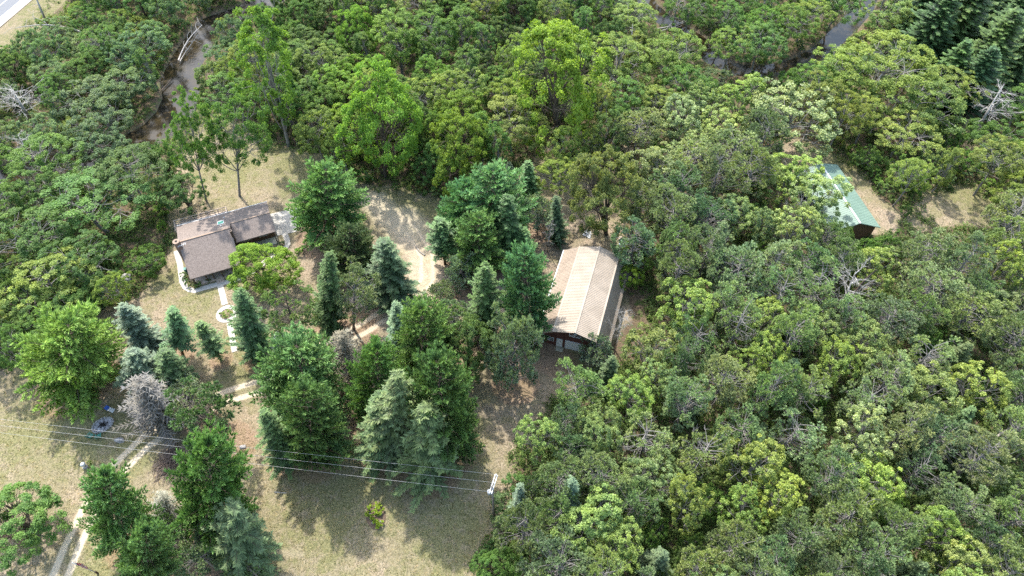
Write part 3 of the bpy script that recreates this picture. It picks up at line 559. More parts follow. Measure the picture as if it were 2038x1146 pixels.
# ------------------------------------------------------------------ trees one by one: kind|colour|u|v|radius|height|base u|base v|variant|label
HERO = '''
wpine|wpl|130|640|90||150|762|0|big round bright green pine alone at the left edge of the lawn
spruce|blue|238|607|34||298|690|1|slim silvery blue spruce, leaning, left of the circular walk
sparse|sp|343|615|28||364|706|0|thin half-bare spruce on a long bare trunk, on the open lawn
sparse|sp|396|643|26||440|716|1|short thin spruce between the long-trunked spruce and the walk
spruce|sp|474|575|40||517|714|0|tall narrow spruce standing over the end of the circular walk
maple|lime|522|530|57|10|||0|bright yellow-green maple in front of the brown-roofed house
opine|rp|578|622|48||594|692|0|open dark-limbed pine just below the bright maple
spruce|blue|556|662|27||572|722|2|small pale blue spruce between the open pine and the big round pine
wpine|wp|600|688|86||612|815|1|wide fresh green pine in the middle of the lower lawn
wpine|wsp|612|770|64||634|910|2|dense dark pine with a pale lower trunk above the power line
spruce|spg|522|815|40||572|918|0|grey-green spruce, left neighbour of the dense dark pine above the power line
silver|pale|676|662|42||702|762|0|dying silvery grey spruce between two green pines
spruce|blue|262|692|44||296|772|3|broad bluish spruce below the slim silvery blue spruce
spruce|spg|324|700|38||350|772|2|grey-green spruce right beside the broad bluish spruce
silver|pale|282|756|56||322|850|0|pale bare-looking dying conifer beside the two-rut drive
bpine|sage|374|800|50|7|||0|smooth round sage green pine right of the pale dying conifer
opine|sp|404|826|60||455|888|0|dark pine on a leaning bare trunk over the drive
wpine|wp|652|336|69||652|470|2|large dark pine beside the white concrete patio
wpine|spg|694|452|50||702|552|0|grey-green pine just below the large patio pine
spruce|dsp|655|498|38||656|650|1|dark narrow column-like spruce in the middle of the lawn
rpine|rp|706|580|50||704|655|1|dull green pine tight against the dark column-like spruce
spruce|spg|770|480|50||786|602|2|greyish spruce with a double tip, beside the gravel yard
spruce|blue|786|600|32||792|705|0|slim pale blue spruce above the central clump
wpine|wpl|843|612|64||852|750|3|light green pine with plume branches, right of the slim blue spruce
wpine|wpl|748|690|58||744|835|0|yellow-tinted pine at the left side of the central clump
rpine|rpd|905|645|44||905|705|2|round dull pine behind the plume-branched light pine
maple|dark|930|690|50||930|748|0|dark round broadleaf tree on the right side of the central clump
wpine|wsp|876|716|76||894|895|1|very wide dark green pine on the right of the central clump
spruce|spg|790|738|62||784|910|0|grey-green spruce at the lower left of the central clump
spruce|spg|848|802|70||862|935|1|blue-grey spruce at the bottom tip of the central clump
spruce|sp|750|785|50||760|905|2|smaller spruce at the lower left foot of the central clump
bpine|sage|1021|706|52||1026|764|1|pale sage green pine on the grass before the barn front
wpine|wpb|1046|490|55||1052|668|1|very tall blue-green pine against the left side of the barn
wpine|wp|950|432|52||952|545|2|fresh green pine left of the tall blue-green barn pine
spruce|dsp|965|525|42||965|665|0|dark spruce between the fresh green pine and barn pine
bpine|sage|920|545|31|7|||1|small pale grey-green pine above the end of the gravel yard
bpine|sage|876|588|27|5|||0|lowest pale pine at the gravel yard edge
wpine|wpb|976|340|72||980|478|3|broad blue-green pine at the upper right of the yard
spruce|dsp|1012|390|40||1012|520|1|dark spruce behind the blue-green pine group
wpine|wp|930|360|48||925|470|0|left-hand pine of the group above the yard
spruce|sp|1042|455|29||1046|532|2|small deep green spruce at the right foot of the pine group
spruce|blue|1012|322|15||1016|372|0|tiny pale blue spruce tip behind the pine group
spruce|sp|1050|318|26||1056|405|1|slim green spruce right of the tiny blue one
airy|olive|1110|348|40||1106|408|0|soft olive round-topped tree in the gap above the barn
spruce|spg|1108|388|21||1110|482|2|narrow grey spruce just beyond the far left barn corner
bpine|sage|1070|432|30|8|||1|grey-green small pine between the pine group and narrow grey spruce
bare|pale|1092|462|18|8|||0|leafless grey tree at the far left corner of the barn
maple|rust|1206|380|66||1206|466|2|broad round tree alone in the yard just behind the barn
sparse|sp|876|435|30||886|525|0|thin spruce at the right side of the gravel yard
wpine|wpb|203|945|62||256|1082|2|bluish pine on the left of the bottom clump
wpine|wp|420|888|82||425|1050|3|tallest dark green pine of the bottom left clump
spruce|spg|462|1000|72||482|1120|3|grey-green spruce on the right side of the bottom clump
silver|grey|322|985|34||332|1040|0|small silvery dead conifer inside the bottom clump
wpine|wp|288|1052|58||300|1170|0|dark pine cut by the bottom edge, left part of clump
rpine|rpd|344|1045|26|9|||1|small round pine in the middle of the bottom clump
rpine|rpd|392|1100|52|10|||3|round dull pine at the bottom edge of the frame
rpine|rpd|470|1082|38|10|||0|round pine on the lower right of the bottom clump
rpine|rpd|492|1130|36|9|||2|lowest right pine of the bottom clump
rpine|rp|430|1060|36|9|||1|round pine between the tall dark pine and bottom edge
maple|mid|34|1038|80|9|||1|spreading crooked tree cut by the left edge, near the flagpole
shrub|olive|241|582|28|3.2|||0|round low bush beside the grey boulder
airy|mid|386|268|44||412|402|2|left one of two tall thin birches behind the house
airy|mid|466|268|58||477|390|3|right one of two tall thin birches behind the house
tall|bright|533|135|58||575|290|0|tall bright vine-covered tree behind the birches
tall|mid|575|210|38|14|||1|narrow leafy tree just right of the vine-covered tree
airy|mid|452|178|42|10|||0|loose tree on the river bank right of the riffle
airy|mid|172|400|92|11|||0|very broad airy crown left of the brown-roofed house
airy|mid|62|470|76|11|||1|airy crown at the left edge level with the house
maple|mid|62|620|58|9|||2|low round tree at the left edge above the lawn
airy|olive|100|560|70|10|||2|light olive crown on the left edge of the woods
airy|dark|250|335|66|12|||3|dark loose tree between the river bend and house
maple|dark|362|385|44|8|||3|dark round tree touching the back deck of the house
dome|mid|296|520|38|5|||0|leafy bush mass left of the stone chimney
airy|dark|165|520|58|10|||1|shaded crown above the lawn boulder
airy|mid|85|320|62|11|||2|round-topped crown at left above the broad airy crown
maple|dark|150|610|46|8|||0|dark rounded tree at the corner of the left lawn edge
dome|alder|213|240|60|7|||0|big grey-green alder mound on the inside of the river bend
dome|alder|175|200|62|7|||1|grey-green alder mound left of the river bend mound
dome|alder|246|180|56|7|||2|grey-green alder mound at the river's left bank
dome|alder|288|95|50|8|||0|tall alder bush above the riffle
dome|alder|250|120|44|8|||1|alder bush left of the tall one above the riffle
dome|alder|424|158|42|7|||2|alder bush on the right bank by the riffle
dome|alder|455|122|40|7|||0|upper alder bush on the right bank by the riffle
dome|alder|462|70|38|8|||1|dark alder over the river at the upper bend
dome|alder|195|290|56|6|||1|alder mound spilling to the dark river pool
maple|bright|765|240|72||768|352|0|largest bright green maple at the top of the lawn
maple|bright|700|250|56|13|||1|bright green tree, left neighbour of the largest maple
maple|mid|648|225|44|12|||2|rounded tree at the left end of the lawn-top row
maple|bright|906|295|58||906|372|2|bright round maple at the far side of the gravel yard
maple|mid|860|330|40|9|||3|shaded tree between the two bright lawn-top maples
maple|lime|1108|170|92||1112|290|3|huge yellow-green tree, brightest crown at top centre
airy|olive|1020|240|66|12|||0|soft olive crown left of the huge yellow-green tree
airy|olive|850|195|46|12|||1|olive crown behind the largest bright maple
tall|bright|790|85|50|14|||2|bright tall tree near the top centre left
airy|mid|870|70|50|13|||3|loose green crown by the top edge, centre left
airy|olive|1235|120|62|13|||2|olive loose crown right of the huge yellow-green tree
airy|olive|1330|105|58|13|||3|olive crown with dark stems left of the right-hand stream
airy|mid|1245|195|44|11|||0|small loose crown above the clearing behind the barn
oak|oak2|1356|235|50|13|||0|pale speckled oak at the top of the right-hand wood
oak|oak2|1577|232|76|14|||1|largest pale yellow-green oak, above the green-roofed shed
oak|oak2|1634|396|56|12|||2|speckled oak overhanging the left side of the green roof
rpine|rp|1650|468|36|11|||1|dull tufted pine just left of the shed's near gable
oak|oak|1578|352|50|12|||3|yellow-green oak just left of the green-roofed shed
airy|olive|1765|130|86|14|||1|widest olive crown in the upper right woods
airy|olive|1835|200|72|12|||2|olive crown right of the widest olive crown
airy|olive|1690|150|60|12|||3|olive crown near the right-hand stream
airy|olive|1890|165|52|11|||0|olive crown beside the tall dark corner spruces
airy|olive|1800|262|60|9|||1|olive crown over the brush beyond the shed
dome|mid|1802|345|42|6|||1|round bush at the right of the shed yard
dome|mid|1990|290|60|8|||2|green thicket at the far right edge
bigspruce|dsp|1905|-30|60|19|||0|dark tall spruce, left one of the top right corner
bigspruce|dsp|1975|-70|75|21|||1|tallest dark spruce at the top edge, right corner
bigspruce|dsp|2028|15|66|19|||0|dark spruce cut by the right edge near the top
bigspruce|dsp|1935|70|52|15|||1|front dark spruce of the corner group
bigspruce|dsp|1985|90|50|15|||0|front right dark spruce of the corner group
oak|oak|1500|930|56|13|||0|bright oak rising above the pines, lower centre of the right wood
oak|oak|1545|985|48|12|||1|lower right half of the bright oak pair
oak|oak|1185|1035|66|13|||2|bright oak near the bottom edge right of the utility pole
oak|oak|1235|1095|50|12|||3|bright oak touching the bottom edge, right of the larger one
oak|oak|1072|872|42|11|||1|bright oak at the wood edge above the utility pole
oak|oakm|1190|878|46|12|||2|oak two crowns right of the wood edge
oak|oak|1255|790|44|12|||3|oak between the barn and the bottom edge
oak|oakm|1300|700|52|12|||0|oak right of the barn's near corner
oak|oak|1370|610|56|13|||1|speckled oak right of the leaning grey dead trunk
bpine|sage|1186|705|32|6|||1|greyish low pine hiding the right corner of the barn
rpine|rp|1150|770|52|12|||0|dull green pine just below the barn
rpine|rp|1060|965|20|12|||1|narrow pine top behind the utility pole
rpine|rpd|1112|960|50|13|||2|round-headed pine right of the utility pole
rpine|rpd|1042|1050|50|13|||3|round-headed pine just below right of the utility pole
rpine|rpd|1110|1120|66|13|||1|large dull pine at the bottom edge under the bright oak
maple|mid|990|1130|42|7|||0|low leafy tree at the bottom edge beside the lawn
spruce|blue|1036|962|22|11|||1|small blue-grey spruce top beside the utility pole
spruce|blue|1140|950|30|14|||2|pale blue-grey spruce among the round-headed pines
rpine|rp|1270|400|44|12|||3|dull pine at the wood edge above the barn
rpine|rpd|1262|480|46|12|||0|deep green pine behind the barn's far right corner
dome|bright|1262|520|36|6|||1|bright leafy bush against the right side of the barn
dome|bright|1245|560|30|5|||2|low bush halfway along the right side of the barn
bare|grey|1232|640|30|11|||1|leaning grey dead tree at the right eave of the barn
bare|pale|1975|215|62|11|||0|sprawling leafless grey tree near the right edge
bare|grey|1745|150|26|11|||2|bare grey stems rising among the olive crowns
bare|pale|1700|575|60|13|||1|bare pinkish grey crown in the middle of the right wood
snag|grey|60|-30|18||96|52|0|long leaning dead trunk beside the road verge
bare|pale|30|195|60|10|||2|leafless grey tree at the left edge by the verge
bare|pale|45|300|40|9|||0|bare dead tree at the left edge below the first one
snag|grey|1265|40|14|12|||1|bare pole-like dead trunk at the top edge
bare|grey|1350|-8|30|12|||1|bare branches by the top edge over the stream
'''
for ln in HERO.strip().split('\n'):
    k, c, u, v, r_, h, bu, bv, va, lb = ln.split('|')
    f = lambda x: float(x) if x else None
    put(k, c, float(u), float(v), float(r_), f(h), f(bu), f(bv), lb, var=int(va))
for s in TREES:
    if s['kind'] in ('wpine', 'spruce', 'rpine', 'sparse', 'bpine', 'opine') and s['u'] < 1080 and s['v'] > 320: NEEDLES.append((s['b'][0], s['b'][1], s['R']))

for l_ in '''
shrub|lime|452|624|12|.8|||0|round yellow-green plant bed inside the circular walk
shrub|mid|366|548|9|1.0|||1|narrow green bush along the left house wall
shrub|mid|373|562|9|1.0|||2|green bush at the front left house corner
shrub|rust|382|568|10|.9|||0|reddish low bush inside the walk bend at the house
shrub|bright|395|566|9|.8|||1|bright low bush before the left end of the porch
shrub|mid|415|559|7|.6|||2|low plants along the porch front, left of steps
shrub|mid|456|549|7|.6|||0|low plants along the porch front, right of steps
shrub|bright|596|500|11|1.1|||1|small lone bush on the grass below the patio
shrub|mid|560|485|8|.9|||2|small bush inside the walk bend near the patio
shrub|lime|180|921|6|.7|||1|tiny yellow plant beside the white urn
'''.strip().split('\n'):
    k, c, u, v, r_, h, bu, bv, va, lb = l_.split('|'); put(k, c, float(u), float(v), float(r_), float(h), None, None, lb, var=int(va))
# ------------------------------------------------------------------ the woods: seeded planting, each region with its own mix
OPENPX = [LAWN, SHEDYARD, MEADOW, PATCHR, [(-300, 120), (-60, 110), (70, 60), (130, -10), (170, -300), (-300, -300)]]
def px_open(u, v):
    return any(bool(inside(np.float64(u), np.float64(v), p)) for p in OPENPX)
def px_line(u, v, pts): return float(dist_poly(np.float64(u), np.float64(v), pts))
REG = [  # polygon, mix [(weight, kind, colour, rmin, rmax, hmin, hmax)]
 ([(1850, -80), (2140, -80), (2140, 170), (1900, 150)], [(1, 'bigspruce', 'dsp', 46, 62, 14, 19)]),
 ([(1230, -120), (1850, -120), (1900, 160), (2140, 190), (2140, 420), (1800, 440), (1700, 330), (1560, 160), (1440, 160), (1340, 180), (1240, 250)],
  [(5, 'airy', 'olive', 36, 54, 9, 13), (2, 'airy', 'mid', 34, 48, 9, 12), (3, 'dome', 'mid', 28, 42, 4, 6), (1.6, 'dome', 'alder', 26, 40, 4, 6), (1, 'tall', 'olive', 30, 42, 11, 14), (.6, 'dome', 'olive', 26, 36, 4, 5)]),
 ([(560, -120), (1230, -120), (1240, 280), (900, 340), (600, 300), (470, 180), (420, 60)],
  [(3, 'maple', 'bright', 34, 52, 9, 13), (4, 'maple', 'mid', 30, 46, 9, 12), (3, 'airy', 'olive', 32, 46, 10, 13), (3, 'tall', 'mid', 26, 38, 10, 14), (2.5, 'dome', 'alder', 30, 44, 6, 8), (3, 'maple', 'dark', 30, 44, 9, 12)]),
 ([(120, -120), (560, -120), (420, 60), (330, 300), (-120, 300), (-120, 120)],
  [(5, 'dome', 'alder', 32, 48, 5, 8), (2, 'airy', 'mid', 32, 46, 8, 11), (1.5, 'maple', 'mid', 28, 40, 7, 10), (1, 'dome', 'olive', 26, 36, 4, 6), (1, 'tall', 'mid', 24, 34, 9, 12)]),
 ([(-120, 290), (360, 290), (360, 700), (-120, 800)],
  [(5, 'airy', 'mid', 40, 58, 9, 12), (2, 'maple', 'mid', 34, 46, 8, 10), (1.5, 'airy', 'dark', 34, 46, 9, 11), (1.5, 'dome', 'mid', 28, 40, 4, 6), (1, 'airy', 'olive', 36, 46, 9, 11)]),
 ([(1100, 200), (2160, 200), (2160, 1260), (900, 1260), (900, 700)],
  [(5, 'rpine', 'rp', 42, 60, 12, 15), (3.4, 'rpine', 'rp2', 42, 58, 12, 15), (2.2, 'rpine', 'rpd', 40, 56, 11, 14), (1.5, 'oak', 'oak', 36, 54, 11, 14), (1.5, 'oak', 'oakm', 36, 54, 11, 13), (.9, 'oak', 'oak2', 36, 52, 12, 14), (.3, 'spruce', 'spg', 26, 36, 9, 12), (.7, 'dome', 'mid', 30, 40, 5, 7)]),
]
bx = np.array([s['b'] for s in TREES]); bR = np.array([s['R'] for s in TREES])
base_ok = []
barn_c, house_c = np.array([11.5, 63.]), np.array([-53., 76.])
shed_c = [at(1672, 360), at(1720, 440)]
nauto = 0
for it in range(30000):
    u, v = rng.uniform(-70, 2110), rng.uniform(-60, 1215)
    if rng.random() > (1.15-.00045*v): continue
    mix = None
    for poly, mx in REG:
        if bool(inside(np.float64(u), np.float64(v), poly)): mix = mx; break
    if mix is None or px_open(u, v): continue
    ws = np.array([m[0] for m in mix]); m = mix[int(rng.choice(len(mix), p=ws/ws.sum()))]
    r_ = rng.uniform(m[3], m[4]); h = rng.uniform(m[5], m[6])
    if it > 14000: r_ *= .8; h *= .88
    if m[1] in ('rpine', 'oak') and v > 800: r_ *= 1.08
    kind = m[1]; vv = v-(r_*.9 if DIM[kind][2] == 1 else 0)
    if px_line(u, v, RIVER_L[3:13]) < r_*.85+30 or px_line(u, v, RIVER_L[:4]) < r_*.7+12 or px_line(u, v, RIVER_R) < r_*.7+11: continue
    # keep crowns off the clearings and the roofs seen in the photo
    if any(px_open(u+math.cos(a)*r_*.8, v+math.sin(a)*r_*.75) for a in np.arange(0, 6.28, .785)): continue
    s = solve(kind, u, vv, r_, h); b = s['b']
    d = np.hypot(bx[:, 0]-b[0], bx[:, 1]-b[1])
    if (d < .70*(bR+s['R'])).any(): continue
    if np.hypot(*(b-barn_c)) < 12.5 or np.hypot(*(b-house_c)) < 14: continue
    if dist_poly(np.float64(b[0]), np.float64(b[1]), [tuple(shed_c[0]), tuple(shed_c[1])]) < 4.5+s['R']*.6: continue
    if river_d(np.float64(b[0]), np.float64(b[1])) < .6: continue
    pu, pv, _ = proj((b[0], b[1], 0))
    s.update(col=m[2], u=u, v=v, r=r_, label=None, group=None, var=None, bush=False); TREES.append(s); nauto += 1
    bx = np.vstack([bx, b]); bR = np.append(bR, s['R'])
# small bushes along the open edges and the banks
EDGE = [W([(20, 735), (90, 690), (160, 655), (205, 600)]), W([(640, 300), (700, 360), (860, 392), (930, 375)]), W([(1640, 285), (1700, 330), (1760, 385), (1800, 420)]), W([(1860, 375), (1940, 360), (1985, 400), (1975, 450)]),
        W([(1020, 950), (1000, 1040), (965, 1130)]), W([(540, 290), (640, 292)]), W(RIVER_L[1:-3]), W(RIVER_R[2:-2]), W([(100, 40), (40, 95), (0, 120)]), W([(1080, 300), (1150, 320), (1240, 280)]), W([(345, 330), (335, 400), (335, 470)])]
nb = 0
for ei, e in enumerate(EDGE):
    for a, b in zip(e[:-1], e[1:]):
        L = math.dist(a, b); n_ = int(L/3.0)+1
        for i in range(n_):
            t = (i+rng.random())/n_; p = np.array([a[0]+(b[0]-a[0])*t, a[1]+(b[1]-a[1])*t])
            if ei in (6, 7):
                dx, dy = b[0]-a[0], b[1]-a[1]; q = np.array([-dy, dx])/L*(rng.choice([-1, 1])*rng.uniform(3.6, 5)); p = p+q
                if river_d(p[0], p[1]) < .4: continue
            else: p = p+rng.normal(size=2)*.6
            hh = rng.uniform(1.4, 2.8); pu, pv, sc_ = proj((p[0], p[1], hh/2)); rr = rng.uniform(.9, 1.8)
            if not (-20 < pu < 2058 and -20 < pv < 1166): continue
            if (np.hypot(bx[:, 0]-p[0], bx[:, 1]-p[1]) < bR*.45).any(): continue
            c = ['mid', 'olive', 'bright', 'alder', 'mid'][int(rng.integers(5))]
            s = solve('shrub', float(pu), float(pv), rr*float(sc_), hh); s.update(col=c, u=float(pu), v=float(pv), r=rr*float(sc_), label=None, group=None, var=None, bush=True)
            TREES.append(s); bx = np.vstack([bx, s['b']]); bR = np.append(bR, s['R']); nb += 1
print('planted', len(TREES), 'auto', nauto, 'bushes', nb)
# ---- labels of the woods: look + rank among its like + where
ZN = '''60,40,beside the road verge
180,60,in the upper left corner wood
60,200,at the left edge below the road
180,150,in the alders left of the river
330,30,left of the upper river bend
240,330,below the river's dark pool
50,340,at the left edge above mid-height
150,450,in the wood left of the house
60,540,at the left edge near mid-height
120,650,where the left wood meets lawn
300,420,close behind the house chimney
520,60,right of the upper river bend
480,200,on the right bank of the riffle
600,240,left of the lawn-top maples
650,110,upper left, beyond the tall birches
720,30,at the top edge, left of centre
780,160,behind the largest bright maple
900,40,at the top edge, centre
920,160,beyond the gravel yard
980,310,behind the blue-green pine group
1040,60,above the huge yellow-green tree
1150,30,at the top edge right of centre
1180,260,by the clearing beyond the barn
1230,180,left of the right-hand stream
1340,60,around the stream's left end
1440,60,at the top edge above the stream
1440,200,just below the right-hand stream
1560,60,between stream and top edge
1560,170,below the stream's middle bend
1700,40,at the stream's right end
1680,230,above the shed's far end
1790,60,left of the dark corner spruces
1780,220,in olive woods beyond the shed
1900,260,in brush right of the shed
1980,60,in the top right corner
2000,200,at the right edge, upper quarter
2000,330,at the right edge above the meadow
1770,330,along the shed's right-hand yard
1290,300,in the wood's top left corner
1400,300,under the pale speckled oak
1500,320,left of the largest pale oak
1300,450,behind the barn's far corner
1400,420,upper left part of right wood
1510,450,left of the green-roofed shed
1620,500,just below the shed's left side
1720,520,just below the shed's near end
1830,480,below the small meadow
1940,520,below right of the meadow
2010,440,at the right edge by the meadow
1300,560,beside the barn's right wall
1400,540,two crowns right of the barn
1500,570,in mid wood, left half
1610,620,in mid wood, by the bare crown
1730,640,in mid wood, right half
1850,620,in mid wood, near the edge
1980,640,at the right edge, mid-height
1330,660,off the barn's near right corner
1430,690,lower left of the bare crown
1550,730,below the bare grey crown
1680,760,right wood, right of lower centre
1810,760,right wood, lower right part
1940,770,right wood, two crowns from edge
2020,730,at the right edge below mid-height
1180,740,just below the barn front
1230,830,at the wood edge below barn
1350,800,left part of the lower wood
1470,830,above the bright lower oak
1600,870,right of the bright lower oak
1730,900,lower wood, right half
1870,900,lower wood, near right edge
1990,900,at the right edge, lower quarter
1080,830,at the wood's left tip
1120,920,right above the utility pole
1300,930,between the bright bottom oaks
1400,960,left of the bright lower oak
1060,1030,beside the utility pole foot
1150,1110,at the bottom edge past pole
1300,1060,bottom wood, left third
1420,1080,bottom wood, left of centre
1540,1090,bottom wood, centre
1660,1040,bottom wood, right of centre
1780,1060,bottom wood, right third
1900,1050,bottom wood, near the corner
2010,1080,in the bottom right corner
960,1120,where lawn meets bottom edge
1700,400,along the green shed roof
420,110,over the river riffle
340,200,at the riverbank pool
'''
ZN = [(float(a), float(b), c) for a, b, c in (l.split(',', 2) for l in ZN.strip().split('\n'))]
KN = {'maple': 'broadleaf', 'tall': 'slim tree', 'airy': 'loose tree', 'oak': 'oak', 'dome': 'thicket', 'shrub': 'low bush', 'spruce': 'spruce', 'bigspruce': 'spruce', 'rpine': 'tufted pine', 'bpine': 'low pine'}
groups = {}
for s in TREES:
    if s['label'] is None:
        if s['u'] < -30 or s['u'] > 2068 or s['v'] < -40 or s['v'] > 1190: pass
        z = min(ZN, key=lambda z: (z[0]-s['u'])**2+((z[1]-s['v'])*1.2)**2)[2]
        groups.setdefault((COL[s['col']][1]+' '+KN[s['kind']], z), []).append(s)
ORD = ['first', 'second', 'third', 'fourth', 'fifth', 'sixth', 'seventh', 'eighth', 'ninth', 'tenth', 'eleventh', 'twelfth']
NUM = {2: 'two', 3: 'three', 4: 'four', 5: 'five', 6: 'six', 7: 'seven', 8: 'eight', 9: 'nine', 10: 'ten', 11: 'eleven', 12: 'twelve'}
for (dsc, z), L in groups.items():
    L.sort(key=lambda s: s['u']); n = len(L)
    for i, s in enumerate(L):
        if n == 1: s['label'] = dsc+' '+z
        elif n == 2: s['label'] = dsc+', '+('left' if i == 0 else 'right')+' one of two, '+z
        elif i == 0: s['label'] = dsc+', leftmost of '+NUM.get(n, 'many')+', '+z
        elif i == n-1: s['label'] = dsc+', rightmost of '+NUM.get(n, 'many')+', '+z
        else: s['label'] = dsc+', '+ORD[i]+' from left of '+NUM.get(n, 'many')+', '+z
        s['group'] = {'low bush': 'bushes along the clearings and banks'}.get(KN[s['kind']], 'trees of the surrounding woods')
build_ground(); build_water(); build_road()
for i, s in enumerate(TREES): build_tree(s, i)

# ------------------------------------------------------------------ undergrowth: one mass of leaves on the forest floor
def undergrowth():
    r = np.random.default_rng(5); n = 24000
    v_ = r.uniform(-40, 1180, n*3); u_ = r.uniform(-60, 2098, n*3)
    A = np.array([at(a, b) for a, b in zip(u_, v_)]); X, Y = A[:, 0], A[:, 1]
    z = zones(X, Y); rd = river_d(X, Y)
    wgt = z[2]*.95+.9*sstep(-rd, -7, -1.5)*(z[2] < .5)
    # weedy strip beside the shed yard and the meadow margins
    for pl, wd in ((W([(1640, 280), (1720, 335), (1800, 400), (1830, 430)]), 3.0), (W([(1850, 375), (1930, 360), (1990, 400)]), 2.5), (W([(440, 210), (540, 290), (640, 290)]), 2.5)):
        wgt = np.maximum(wgt, sstep(-dist_poly(X, Y, pl), -wd, -wd*.3))
    wgt *= (rd > .3)*(np.hypot(X-barn_c[0], Y-barn_c[1]) > 10)*(dist_poly(X, Y, [tuple(shed_c[0]), tuple(shed_c[1])]) > 4.0)
    wgt *= ~inside(X, Y, W([(-400, 380), (-60, 145), (0, 105), (80, 15), (100, -30), (300, -300), (-300, -300)]))
    k = r.random(len(X)) < wgt; X, Y = X[k][:n], Y[k][:n]; n = len(X); m = 26
    cr = r.uniform(.4, 1.15, n); hh = r.uniform(.3, 1.3, n)
    d = rsph(r, n*m); d[:, 2] = np.abs(d[:, 2])
    c = np.stack([np.repeat(X, m), np.repeat(Y, m), np.zeros(n*m)], 1)+d*np.stack([np.repeat(cr, m), np.repeat(cr, m), np.repeat(hh, m)], 1)*r.uniform(.5, 1.1, (n*m, 1))
    c[:, 2] += .03; nr = unit(d*.4+np.array([0, 0, .7])+rsph(r, n*m)*.6); s = r.uniform(.16, .36, n*m)
    tone = np.clip(np.repeat(np.clip(r.normal(.42, .2, n), 0, 1), m)*.65+r.random(n*m)*.4, 0, 1)
    me = polymesh('undergrowth', leaves(c, nr, s, s*.7, r), tone, M['leaf']); o = obj('undergrowth', me, kind='stuff'); o.color = (.09, .145, .042, 1)
def grass():
    """coarse dry and green tussocks on the open ground"""
    r = np.random.default_rng(6); n = 60000
    v_ = r.uniform(180, 1170, n*2); u_ = r.uniform(-30, 2068, n*2)
    A = np.array([at(a, b) for a, b in zip(u_, v_)]); X, Y = A[:, 0], A[:, 1]; z = zones(X, Y)
    k = (z[2] < .4) & (z[1] < .25) & (z[4] < .05) & (r.random(len(X)) < .35+.5*z[0]); X, Y = X[k], Y[k]; g = z[0][k]
    k = ~occupied(X, Y); X, Y, g = X[k], Y[k], g[k]; n = len(X); m = 3
    c = np.stack([np.repeat(X, m), np.repeat(Y, m), np.zeros(n*m)], 1)+r.normal(size=(n*m, 3))*np.array([.12, .12, 0])
    c[:, 2] = relief(c[:, 0], c[:, 1])
    d = unit(rsph(r, n*m)*.9+np.array([0, 0, .55])); d[:, 2] = np.abs(d[:, 2])*.5; s = r.uniform(.14, .30, n*m)
    for nm, sel, col in (('dry_grass', r.random(n) > .3+.4*g, (.33, .275, .185, 1)), ('green_grass', None, (.15, .155, .07, 1))):
        sel = sel if sel is not None else ~prev
        prev = sel; q = np.repeat(sel, m)
        o = obj(nm, polymesh(nm, blades(c[q], d[q], s[q], s[q]*.4, r), r.random(q.sum()), M['leaf']), kind='stuff'); o.color = col

# ------------------------------------------------------------------ materials of the built things
M['shingle'] = simple('brown_shingles', (.225, .185, .16), (.13, .105, .09), 5.5, .95, .15, .6, .03)
M['rcap'] = simple('ridge_cap', (.30, .225, .17), (.22, .16, .12), 4, .9, .15, .3, .02)
M['log'] = simple('brown_log_wall', (.16, .095, .06), (.10, .06, .04), 3, .8, .2, .4, .03, stretch=(.4, .4, 5))
M['porchwood'] = simple('porch_boards', (.46, .37, .30), (.38, .30, .24), 4, .8, .2, .3, .01)
M['darkwood'] = simple('dark_timber', (.09, .06, .045), (.06, .04, .03), 4, .8, .2, .3, .01)
M['conc'] = simple('concrete', (.43, .405, .36), (.35, .33, .29), 2.2, .9, .2, .3, .01)
M['conc2'] = simple('old_concrete', (.44, .41, .31), (.34, .32, .24), 2.2, .9, .2, .3, .01)
M['white'] = simple('white_paint', (.56, .57, .56), (.49, .50, .49), 2, .6, .3, .1, .005)
M['glass'] = simple('window_glass', (.03, .035, .04), (.05, .055, .06), 1, .08, .6, 0, .0)
M['brick'] = simple('stone_chimney', (.30, .20, .16), (.15, .10, .08), 6, .9, .2, .8, .04)
M['metal'] = simple('grey_metal', (.35, .36, .37), (.28, .29, .3), 3, .45, .5, .1, .005)
M['dark'] = simple('soot_dark', (.03, .028, .026), (.02, .018, .016), 3, .9, .1, .2, .01)
M['tan'] = simple('tan_steel_roof', (.32, .265, .205), (.255, .21, .16), .45, .55, .25, .1, .01)
M['barn'] = simple('dark_red_siding', (.11, .048, .038), (.08, .034, .028), 3, .8, .2, .4, .02, stretch=(4, 4, .4))
M['green'] = simple('green_steel_roof', (.15, .22, .17), (.125, .19, .145), .5, .6, .4, .1, .01)
M['shedwall'] = simple('shed_brown_wall', (.18, .10, .055), (.12, .07, .04), 3, .85, .2, .3, .02)
M['stone'] = simple('field_stone', (.34, .325, .31), (.18, .17, .16), 3, .9, .2, .8, .08)
M['ash'] = simple('ash', (.42, .41, .42), (.07, .065, .07), 4.5, .95, .1, .8, .05)
M['log2'] = simple('weathered_wood', (.36, .33, .29), (.2, .18, .155), 3, .9, .1, .6, .03, stretch=(1, 1, 1))
M['teal'] = simple('green_plastic', (.03, .18, .14), (.02, .13, .1), 3, .5, .4, .05, .002)
M['bluep'] = simple('blue_plastic', (.03, .1, .42), (.02, .08, .33), 3, .5, .4, .05, .002)
M['soil'] = simple('soil', (.17, .12, .085), (.09, .065, .045), 5, .95, .1, .8, .05)
M['wire'] = simple('wire_metal', (.42, .42, .41), (.36, .36, .35), 3, .5, .4, .0, .0)
M['poleg'] = simple('grey_pole', (.22, .20, .18), (.14, .125, .11), 4, .9, .2, .4, .02)

